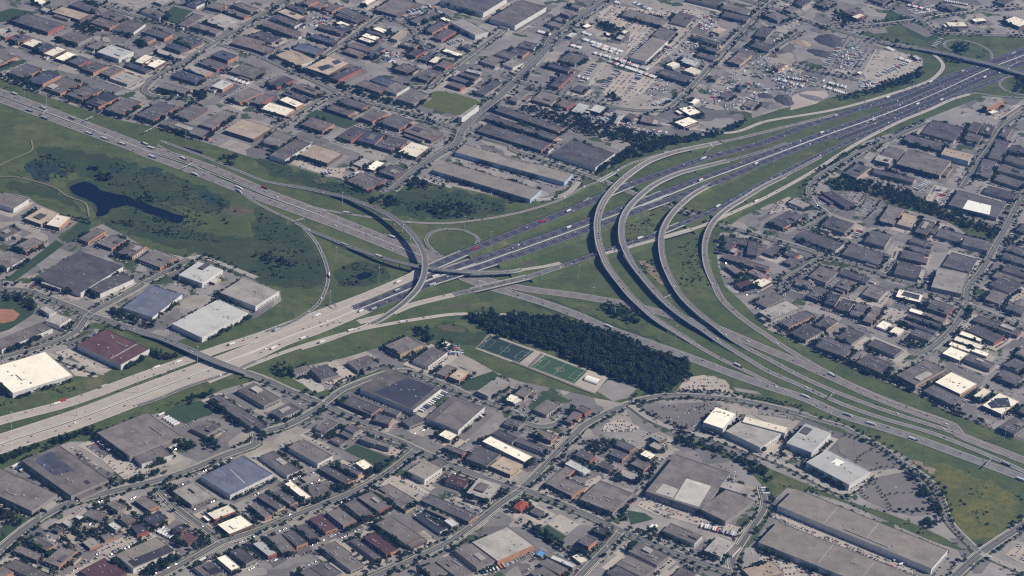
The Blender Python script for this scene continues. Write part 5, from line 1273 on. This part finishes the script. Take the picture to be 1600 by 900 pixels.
for i, (nm, P, w, fl, zr, R, mt) in enumerate(PATHS):
    if nm == 'trail': continue
    mean = {'highway': 33, 'ramp': 55, 'flyover': 60, 'street': 75}[nm]; d = rnd.uniform(0, mean)
    lanes = max(1, int((w - 3) / 3.7)); k = 0
    while k < len(P) - 2:
        d -= (P[k + 1] - P[k]).length
        if d <= 0:
            d += rnd.expovariate(1 / mean) + 7
            o = (rnd.randrange(lanes) - (lanes - 1) / 2) * 3.6
            p, a = on_path(i, k, o)
            if inframe(p) and not near_truck(p) and not any((p - q[0]).length < 7 for q in MOVING):
                if nm == 'street' and o > 0 or (i in HA_I and i == HA_I[0]) or (nm == 'highway' and i in (0, 1, 2)): a += math.pi
                MOVING.append((p, a, i, nm))
        k += 1
MOVING.sort(key=lambda q: q[0].length)
def crowd(name, lst, label):
    """lst: (mesh, p, angle) joined into one object"""
    VV, FF, MI, mats, o = [], [], [], [], 0; cache = {}
    for me, p, a in lst:
        if me.name not in cache:
            v = np.empty(len(me.vertices) * 3, np.float32); me.vertices.foreach_get('co', v); ids = []
            for q in me.materials:
                if q not in mats: mats.append(q)
                ids.append(mats.index(q))
            cache[me.name] = (v.reshape(-1, 3), [tuple(f.vertices) for f in me.polygons], [ids[f.material_index] for f in me.polygons])
        v, f, mi = cache[me.name]; c_, s_ = math.cos(a), math.sin(a)
        VV.append(np.stack([v[:, 0] * c_ - v[:, 1] * s_ + p.x, v[:, 0] * s_ + v[:, 1] * c_ + p.y, v[:, 2] + p.z], 1)); FF += [tuple(x + o for x in q) for q in f]; MI += mi; o += len(v)
    me = bpy.data.meshes.new(name); me.from_pydata(np.concatenate(VV).tolist(), [], FF)
    for q in mats: me.materials.append(q)
    me.polygons.foreach_set('material_index', MI); me.update()
    return tag(link(name, me), label, None, None, 'stuff')
rest = []
for k, (p, a, i, nm) in enumerate(MOVING):
    van = rnd.random() < .12; c = rnd.choice(('white', 'silver')) if van else rnd.choice(CARW); me = VAN[c] if van else CAR[c]
    if k < 298:
        o = link('van' if van else 'car', me); o.location = p; o.rotation_euler.z = a; tag(o, None, 'van' if van else 'car', 'traffic on the roads')
        LAB.append((o, '%s %s driving on the %s' % (c, 'van' if van else 'car', road_word(i, nm)), p))
    else: rest.append((me, p, a))
if rest: crowd('distant_traffic', rest, 'small cars in the farther traffic')

# parked cars: along building sides and in the rows of the car parks
PARK = []
PK = np.zeros_like(OCC)
def park(p, a, r):
    if occ(p) & 7 or not inframe(p, 5): return
    i, j = int((p.x - X0) / CS), int((p.y - Y0) / CS)
    PARK.append((Vector((p.x, p.y, .49 if occ(p) & 8 else .2)), a, r.choice(CARW)))
for c, a, hu, hv, h, root in BUILT:
    r = random.Random(repr((c.y, hv))); e = Vector((math.cos(a), math.sin(a), 0)); f = Vector((-e.y, e.x, 0))
    for sx in (0, 1, 2, 3):
        if r.random() > .72: continue
        ax, L, n = ((e, hu, -f), (f, hv, e), (e, hu, f), (f, hv, -e))[sx]; base = (hv, hu, hv, hu)[sx]; o = base + r.choice((5.5, 7, 15, 21)); pr = r.uniform(.25, .75); t = -L
        while t < L:
            if r.random() < pr: park(c + n * o + ax * t, math.atan2(n.y, n.x) + (math.pi if r.random() < .5 else 0) + r.gauss(0, .04), r)
            t += 2.75
FULL = {(950, 175): .9}
for pts, mt, nm in PAVED_AREAS:
    if nm != 'car_park' : continue
    r = random.Random(repr(pts[0].x)); cx = sum(p.x for p in pts) / len(pts); cy = sum(p.y for p in pts) / len(pts); sx, sy = project(Vector((cx, cy, 0)))
    occp = {'GREYLOT': .14, 'LOT': .38, 'PALE': .30, 'DARKLOT': .35, 'GRAVEL': .08}[mt]
    if sx > 1400 and sy < 62: occp = .85
    if sx > 1300 and 680 < sy < 820: occp = .012
    k = max(range(len(pts)), key=lambda i: (pts[i] - pts[i - 1]).length); e = (pts[k] - pts[k - 1]).normalized(); f = Vector((-e.y, e.x, 0)); c = Vector((cx, cy, 0)); R_ = max((p - c).length for p in pts); y = -R_
    while y < R_:
        pr = occp * r.uniform(.2, 1.8); x = -R_
        while x < R_:
            q = c + e * x + f * y; x += 2.8
            if r.random() > pr: continue
            ins = False
            for i in range(len(pts)):
                a, b = pts[i], pts[i - 1]
                if (a.y > q.y) != (b.y > q.y) and q.x < (b.x - a.x) * (q.y - a.y) / (b.y - a.y) + a.x: ins = not ins
            if ins: park(q, math.atan2(f.y, f.x), r)
        y += r.choice((5.6, 12.5))
PARK.sort(key=lambda q: q[0].length); PL = []
for p, a, c in PARK[:298]:
    o = link('parked_car', CAR[c]); o.location = p; o.rotation_euler.z = a; tag(o, None, 'car', 'cars parked around the nearest buildings'); PL.append((o, '%s parked car on an open lot' % c, p))
rank_labels(PL)
crowd('farther_parked_cars', [(CAR[c], p, a) for p, a, c in PARK[298:]], 'cars parked all over the farther lots')
print('MOVING', len(MOVING), 'PARKED', len(PARK))

# trailers parked in rows
TROWS = '''a2 430,245 690,330 26; 360,285 430,305 8; 490,280 660,340 16; 510,335 740,400 24; 580,380 900,490 30; 680,390 850,440 14; 440,205 490,225 6; 430,520 520,400 9; 560,560 660,440 11; 740,560 800,470 8; 880,560 930,500 7; 880,660 1000,630 10; 755,345 855,255 9; 865,400 985,290 11; 760,20 880,70 10; 640,15 690,30 4; 160,200 240,222 7; 410,480 480,500 5
a3 350,430 440,300 12; 680,480 860,400 12; 820,370 890,392 6; 740,300 785,322 4; 870,35 1020,72 14; 1100,10 1290,42 14; 60,500 220,545 14; 340,510 490,552 12; 330,540 490,592 12; 120,490 250,512 9; 1030,300 1085,245 6
d0 620,60 700,122 6; 1220,770 1340,858 4; 975,612 1080,665 7; 985,600 1090,650 6; 60,200 150,245 4
c1 1010,785 1185,655 14; 1330,850 1410,800 4
c0 490,395 600,440 7; 1000,790 1110,862 7
d1 1330,845 1280,800 2; 1400,880 1560,840 7
d2 1180,590 1400,650 18; 1570,350 1590,400 3
d3 560,700 720,755 5; 790,800 860,850 4; 410,640 430,650 1
a1 900,90 1060,50 12; 920,110 1030,80 8; 1200,280 1290,250 6
a0 570,330 760,385 8; 1430,490 1550,530 10
b3 1060,290 1110,360 7; 920,290 1000,240 7; 540,590 580,540 5; 1000,880 1050,790 6
b1 600,170 640,190 2; 410,190 470,180 3; 1420,120 1430,130 1'''
TRL = []
for ln in TROWS.split('\n'):
    t = ln[:2]
    for ent in ln[2:].split(';'):
        a, b, n = ent.split(); A = at(t, *map(float, a.split(','))); B = at(t, *map(float, b.split(','))); n = int(n); d = (B - A); ang = math.atan2(d.y, d.x) + math.pi / 2
        if d.length / max(1, n) < 3.1: n = max(1, int(d.length / 3.1))
        for k in range(n):
            p = A + d * ((k + .5) / n)
            if rnd.random() < .12 or occ(p) & 1: continue
            p.z = .49 if occ(p) & 8 else .2; TRL.append((p, ang + (math.pi if rnd.random() < .3 else 0) + rnd.gauss(0, .03), rnd.choice(TRAILC)))
TRL.sort(key=lambda q: q[0].length); QL = []
for p, a, c in TRL[:298]:
    o = link('trailer', TRAILER[c]); o.location = p; o.rotation_euler.z = a; tag(o, None, 'trailer', 'semi-trailers parked in yard rows'); QL.append((o, '%s box trailer parked in a yard row' % c, p))
rank_labels(QL)
if TRL[298:]: crowd('farther_trailers', [(TRAILER[c], p, a) for p, a, c in TRL[298:]], 'box trailers parked in the farther yards')
# containers and stored boxes in the scrap and storage yards
YARD = '''46|a2 1180,560 1450,420 1600,450 1600,590 1400,700 1180,640
40|a3 -20,430 60,380 160,450 300,480 280,540 60,560
36|a3 420,330 560,280 600,380 540,440 430,440
30|a2 420,700 620,690 820,800 1000,830 900,840 600,800
34|a2 1080,250 1300,250 1290,400 1000,400
30|a2 1150,110 1300,90 1280,190 1170,190
22|a1 1000,60 1100,30 1200,110 1000,160
16|c1 1150,340 1280,360 1280,420 1210,420
14|a1 800,310 900,330 860,400 790,370
14|a1 340,110 480,100 460,160 330,170
18|a3 600,500 680,520 640,560 560,540
20|a3 20,120 200,140 180,300 20,300
24|a3 -20,560 100,540 260,560 120,600 -20,640
20|a2 1350,330 1500,300 1600,330 1600,440 1440,420
14|a2 860,540 1000,520 960,600 850,650'''
YL = []
for ln in YARD.split('\n'):
    n, ps = ln.split('|'); pts = V(ps); xs = [p.x for p in pts]; ys = [p.y for p in pts]; r = random.Random(ln); got = 0; base = r.uniform(0, 3)
    for k in range(int(n) * 12):
        q = Vector((r.uniform(min(xs), max(xs)), r.uniform(min(ys), max(ys)), 0)); ins = False
        for i in range(len(pts)):
            a, b = pts[i], pts[i - 1]
            if (a.y > q.y) != (b.y > q.y) and q.x < (b.x - a.x) * (q.y - a.y) / (b.y - a.y) + a.x: ins = not ins
        if not ins or occ(q) & 3 or any((q - z[0]).length < 6.5 for z in YL[-80:]) or got >= int(n): continue
        got += 1; c = r.choice(('white',) * 9 + ('silver',) * 7 + ('grey',) * 6 + ('blue', 'orange', 'green', 'red')); q.z = .49 if occ(q) & 8 else .2
        YL.append((q, base + r.choice((0, math.pi / 2)) + r.gauss(0, .1), c))
CL = []
for q, a, c in YL[:298]:
    o = link('shipping_container', CONTM[c]); o.location = q; o.rotation_euler.z = a; tag(o, None, 'container', 'containers stored in the yards'); CL.append((o, '%s storage container in a cluttered yard' % c, q))
rank_labels(CL)
# loose scrap between them: too small and too many to count
SCR = MB(); smats = [VM['white'], VM['silver'], VM['grey'], DARKM, plain('rust', (.20, .10, .06)), VM['blue']]; sr = random.Random(77)
for ln in YARD.split('\n'):
    n, ps = ln.split('|'); pts = V(ps); xs = [p.x for p in pts]; ys = [p.y for p in pts]; cl = None
    for k in range(int(n) * 9):
        if cl is None or sr.random() < .12: cl = Vector((sr.uniform(min(xs), max(xs)), sr.uniform(min(ys), max(ys)), 0)); ang = sr.uniform(0, 3)
        q = cl + Vector((sr.gauss(0, 9), sr.gauss(0, 9), 0)); ins = False
        for i in range(len(pts)):
            a, b = pts[i], pts[i - 1]
            if (a.y > q.y) != (b.y > q.y) and q.x < (b.x - a.x) * (q.y - a.y) / (b.y - a.y) + a.x: ins = not ins
        if not ins or occ(q) & 3: continue
        l, w, hh = sr.uniform(.8, 4), sr.uniform(.6, 1.6), sr.uniform(.6, 2.4); e = Vector((math.cos(ang), math.sin(ang), 0)); f = Vector((-e.y, e.x, 0)); sl_ = sr.uniform(.6, 1)
        SCR.hexa([q + e * l * sx + f * w * sy for sx, sy in ((-1, -1), (1, -1), (1, 1), (-1, 1))], [q + e * l * sx * sl_ + f * w * sy * sl_ + Vector((0, 0, hh)) for sx, sy in ((-1, -1), (1, -1), (1, 1), (-1, 1))], sr.choices(range(6), (5, 4, 4, 4, 2, 1))[0])
tag(SCR.build('scrap_clutter', smats), 'loose scrap and stored goods littering the yards', None, None, 'stuff')
rank_labels(LAB)

# ------------------------------------------------------------------ sports fields
def quad_on(pa, pb, pc, pd, u, v):
    return pa.lerp(pb, u).lerp(pd.lerp(pc, u), v)
def bar(mb, a, b, w, z):
    d = (b - a).normalized(); n = Vector((-d.y, d.x, 0)) * w / 2
    mb.face([(a.x - n.x, a.y - n.y, z), (b.x - n.x, b.y - n.y, z), (b.x + n.x, b.y + n.y, z), (a.x + n.x, a.y + n.y, z)])
def pitch(name, mat, corners, label, ring):
    A, B, C, D = [at('c2', *c) for c in corners]
    sheet(name, [A, B, C, D], mat, .62, False, 'structure'); m = MB(); z = .66; q = lambda u, v: quad_on(A, B, C, D, u, v)
    I = [(.03, .05), (.97, .05), (.97, .95), (.03, .95)]
    for k in range(4): bar(m, q(*I[k]), q(*I[(k + 1) % 4]), .3, z)
    bar(m, q(.03, .5), q(.97, .5), .25, z)
    for v0, v1 in ((.05, .2), (.95, .8)):
        bar(m, q(.24, v0), q(.24, v1), .2, z); bar(m, q(.76, v0), q(.76, v1), .2, z); bar(m, q(.24, v1), q(.76, v1), .2, z)
    c = q(.5, .5)
    for k in range(20):
        a, b = k * math.pi / 10, (k + 1) * math.pi / 10; bar(m, c + Vector((9 * math.cos(a), 9 * math.sin(a), 0)), c + Vector((9 * math.cos(b), 9 * math.sin(b), 0)), .2, z)
    tag(m.build('pitch_marking', PAINT), kind='structure')
    if ring:
        m = MB()
        for k in range(2, 18):
            a, b = k * math.pi / 10, (k + 1) * math.pi / 10; m.face([(c.x + r * math.cos(t), c.y + r * math.sin(t), .68) for r, t in ((3.6, a), (5.6, a), (5.6, b), (3.6, b))])
        tag(m.build('pitch_emblem_marking', CLAY), kind='structure')
    for v, s in ((.05, -1), (.95, 1)):
        g = MB(); a, b = q(.44, v), q(.56, v); d = (D - A).normalized() * s * 2
        for p in (a, b): g.cyl(p.x, p.y, .6, 3.2, .12, .12, 6); g.cyl(p.x + d.x, p.y + d.y, .6, 2.6, .08, .08, 6)
        n = Vector((-(b - a).y, (b - a).x, 0)).normalized() * .12; g.hexa([(a + n).to_tuple()[:2] + (3.05,), (a - n).to_tuple()[:2] + (3.05,), (b - n).to_tuple()[:2] + (3.05,), (b + n).to_tuple()[:2] + (3.05,)], [(a + n).to_tuple()[:2] + (3.25,), (a - n).to_tuple()[:2] + (3.25,), (b - n).to_tuple()[:2] + (3.25,), (b + n).to_tuple()[:2] + (3.25,)])
        tag(g.build('goal', WHITEP), 'white goal frame at the %s end of the %s' % ('woodland' if s < 0 and False else 'upper-left' if s < 0 else 'lower-right', label), 'goal')
    return q
sheet('pitch_surround', [at('c2', *p) for p in ((-232, 378), (-140, 284), (0, 338), (205, 408), (600, 560), (515, 662), (385, 612), (200, 540), (50, 484))], PALE, .56, False)
q1 = pitch('green_pitch', TURF, ((118, 497), (208, 420), (472, 520), (388, 600)), 'green soccer pitch', True)
q2 = pitch('dark_pitch', TURFD, ((-218, 375), (-135, 297), (138, 397), (45, 470)), 'dark soccer pitch', False)
sheet('bleacher_strip', [at('c2', *p) for p in ((95, 490), (180, 408), (200, 415), (112, 500))], GREYLOT, .60, False)
POLES = [(280, 440), (430, 475), (80, 350), (480, 560), (390, 620), (210, 560), (-115, 300), (20, 470)]
LL = []
for x, y in POLES:
    b = at('c2', x, y); o = link('floodlight_pole', None); o.location = b; m = MB(); m.cyl(0, 0, .1, 20, .3, .18, 6); m.build('pole', STEEL, o)
    m = MB(); m.box(-1.6, -.25, 19, 1.6, .25, 21); m.build('lamp_head', UNITM, o); tag(o, None, 'floodlight', 'floodlight poles around the two soccer pitches'); LL.append((o, 'tall floodlight pole by the soccer pitches', b))
rank_labels(LL)
# white arched clubhouse beside the pitch
o = link('arched_pavilion', None); A, B = at('c2', 462, 585), at('c2', 543, 580); c = (A + B) / 2; o.location = c; o.rotation_euler.z = math.radians(-25)
m = MB(); n = 10; L, Wd = 14, 10
for k in range(n):
    a, b = math.pi * k / n, math.pi * (k + 1) / n
    m.face([(-L, -Wd * math.cos(a), 1.5 + 5 * math.sin(a)), (L, -Wd * math.cos(a), 1.5 + 5 * math.sin(a)), (L, -Wd * math.cos(b), 1.5 + 5 * math.sin(b)), (-L, -Wd * math.cos(b), 1.5 + 5 * math.sin(b))])
m.build('roof', WHITEP, o); m = MB(); m.box(-L + .3, -Wd + .3, .3, L - .3, Wd - .3, 1.48)
for s in (-1, 1):
    x = s * (L - .1); m.face([(x, -Wd * math.cos(math.pi * k / n), 1.5 + 5 * math.sin(math.pi * k / n)) for k in range(n + 1)])
m.build('wall', WALL['n'], o); tag(o, 'white arched pavilion at the end of the green soccer pitch', 'pavilion')
# baseball diamond
sheet('baseball_infield', [at('c0', *p) for p in ((-60, 140), (0, 132), (80, 135), (125, 165), (90, 205), (20, 222), (-60, 215))], CLAY, .5, True)

# ------------------------------------------------------------------ masts, gantries, heaps, stacks
MAST = '''b1 537,392 497,740 765,866 960,560 1300,545 1463,640
b2 305,412 412,850 1045,420 1630,150 560,330
c2 640,182 1018,332 190,115 500,90
c0 480,800 860,658 1233,466 70,880
c1 640,226 460,112
c3 935,742 1475,800
d3 1472,62 600,20
a0 155,622 290,680 1160,880
b0 720,10 1300,215
a3 600,690 1060,600 900,560 300,870'''
LL = []; t = 's'
PM = MB(); PM.cyl(0, 0, 0, 36, .55, .28, 8); PM = PM.mesh('pole', STEEL); HM = MB(); HM.cyl(0, 0, 35.2, 35.8, 1.5, 1.5, 10)
for k in range(6): a = k * math.pi / 3; HM.box(1.6 * math.cos(a) - .45, 1.6 * math.sin(a) - .45, 34.9, 1.6 * math.cos(a) + .45, 1.6 * math.sin(a) + .45, 35.5)
HM = HM.mesh('lamp_head', UNITM)
for w in MAST.split():
    if w in TILE: t = w; continue
    b = at(t, *map(float, w.split(','))); o = link('lighting_mast', None); o.location = b; link('pole', PM, o); link('lamp_head', HM, o); tag(o, None, 'lighting mast', 'tall lighting masts of the interchange'); LL.append((o, 'tall thin grey lighting mast standing by the highways', b))
rank_labels(LL)
GANT = '''b0 1142,168 1205,136
b1 248,497 300,482
c1 462,104 502,134
a0 262,730 296,700
a0 528,770 580,745
c2 945,82 990,62
c3 380,700 412,668
d3 1345,238 1390,190
b2 1212,66 1268,22
b2 440,380 484,352
a3 1500,440 1570,395
c0 1010,560 1090,515
a0 900,845 960,815'''
LL = []
for ln in GANT.split('\n'):
    t, a, b = ln.split(); A = at(t, *map(float, a.split(','))); B = at(t, *map(float, b.split(','))); c = (A + B) / 2; d = B - A; L = d.length / 2
    o = link('sign_gantry', None); o.location = c; o.rotation_euler.z = math.atan2(d.y, d.x)
    for s in (-1, 1): m = MB(); m.cyl(s * L, 0, 0, 8.6, .35, .3, 8); m.box(s * L - .8, -.8, 0, s * L + .8, .8, .7); m.build('post', STEEL, o)
    m = MB(); m.box(-L, -.7, 7.4, L, -.5, 8.6); m.box(-L, .5, 7.4, L, .7, 8.6); n = max(4, int(L / 1.5))
    for k in range(n + 1): x = -L + 2 * L * k / n; m.box(x - .12, -.49, 7.5, x + .12, .49, 8.5)
    m.build('truss', UNITM, o)
    for x in (-.45, .35): m = MB(); m.box(x * L - 2.6, -1.0, 6.6, x * L + 2.6, -.75, 9.6); m.build('sign_panel', VM['silver'], o)
    tag(o, None, 'sign gantry', 'overhead sign gantries across the highways'); LL.append((o, 'pale steel overhead sign gantry spanning a carriageway', c))
rank_labels(LL)
COAL = plain('black_aggregate', (.075, .07, .074), .95, .3, .2); SANDM = plain('sand_aggregate', (.34, .27, .19), .95, .2, .2); GREYAG = plain('grey_aggregate', (.17, .16, .15), .95, .25, .2)
HEAP = '''a3 385,255 48,40,11|COAL|long black spoil heap in the rubble yard beside the tree clump
a3 335,335 36,28,8|COAL|lower black spoil heap in front of the longest black heap
a3 200,270 30,22,8|SANDM|brown earth heap in the rubble yard
a3 330,195 30,20,6|GREYAG|grey gravel heap behind the black spoil heap
a3 100,625 30,30,9|COAL|black heap beside the pale quarry floor
a3 20,660 25,30,8|GREYAG|grey rock heap at the quarry edge by the tree belt
a2 1580,600 24,18,7|COAL|black heap at the corner of the scrap yard
a3 270,610 40,16,3|GREYAG|low pale rubble heap on the quarry floor'''
for ln in HEAP.split('\n'):
    g, mt, lb = ln.split('|'); t, p, s = g.split(); c = at(t, *map(float, p.split(','))); rx, ry, hz = map(float, s.split(',')); r = random.Random(ln); m = MB(); nr, ns = 7, 22; rows = []
    ph = [r.uniform(0, 6) for k in range(4)]
    for i in range(nr):
        f = 1 - i / nr; row = []
        for k in range(ns):
            a = 2 * math.pi * k / ns; w = 1 + .16 * math.sin(2 * a + ph[0]) + .10 * math.sin(3 * a + ph[1]) + .06 * math.sin(7 * a + ph[2] + i); row.append(len(m.v)); m.v.append((rx * f * w * math.cos(a), ry * f * w * math.sin(a), hz * (1 - f) ** .8 * (1 + .1 * math.sin(5 * a + ph[3])) - (.3 if i == 0 else 0)))
        rows.append(row)
    for i in range(nr - 1):
        for k in range(ns): m.f.append((rows[i][k], rows[i][(k + 1) % ns], rows[i + 1][(k + 1) % ns], rows[i + 1][k])); m.m.append(0)
    m.f.append(tuple(rows[-1])); m.m.append(0); o = m.build('spoil_heap', MD[mt]); o.location = c; o.rotation_euler.z = math.radians(-25); tag(o, lb, 'spoil heap')
c = at('d2', 1378, 345); o = link('chimney_stack', None); o.location = c; m = MB(); m.box(-2, -2, 0, 2, 2, 13.2); m.build('base', WALL['n'], o); m = MB(); m.cyl(0, 0, 13.2, 34, 1.1, .8, 10); m.cyl(0, 0, 34, 34.6, 1.0, 1.0, 10); m.build('flue', WHITEP, o); tag(o, 'tall slim white chimney standing among the plant roof equipment', 'chimney')
for x in (868, 890):
    o = link('storage_dome', None); o.location = at('d2', x, 598); m = MB(); n = 8
    for k in range(n):
        a, b = math.pi * k / n, math.pi * (k + 1) / n; m.face([(-6, -3.2 * math.cos(a), 1 + 3.4 * math.sin(a)), (6, -3.2 * math.cos(a), 1 + 3.4 * math.sin(a)), (6, -3.2 * math.cos(b), 1 + 3.4 * math.sin(b)), (-6, -3.2 * math.cos(b), 1 + 3.4 * math.sin(b))])
    for s in (-1, 1): m.face([(s * 6, -3.2 * math.cos(math.pi * k / n), 1 + 3.4 * math.sin(math.pi * k / n)) for k in range(n + 1)])
    m.build('cover', WHITEP, o); m = MB(); m.box(-5.8, -3.1, 0, 5.8, 3.1, .98); m.build('base', WALL['n'], o); o.rotation_euler.z = math.radians(60); tag(o, 'white rounded storage dome beside the dark tree clump, %s of the pair' % ('left one' if x == 868 else 'right one'), 'storage dome')

# ------------------------------------------------------------------ air
def haze():
    m = bpy.data.materials.new('haze'); m.use_nodes = True; t = m.node_tree; t.nodes.clear(); out = t.nodes.new('ShaderNodeOutputMaterial'); v = t.nodes.new('ShaderNodeVolumePrincipled')
    v.inputs['Color'].default_value = (.13, .36, 1.0, 1); v.inputs['Density'].default_value = HAZE; v.inputs['Anisotropy'].default_value = .25
    t.links.new(v.outputs[0], out.inputs['Volume']); b = MB(); b.box(-9100, -3100, -1, 9100, 14100, CAM_H + 20); tag(b.build('haze', m), kind='stuff')
HAZE = 3.4e-5
haze()
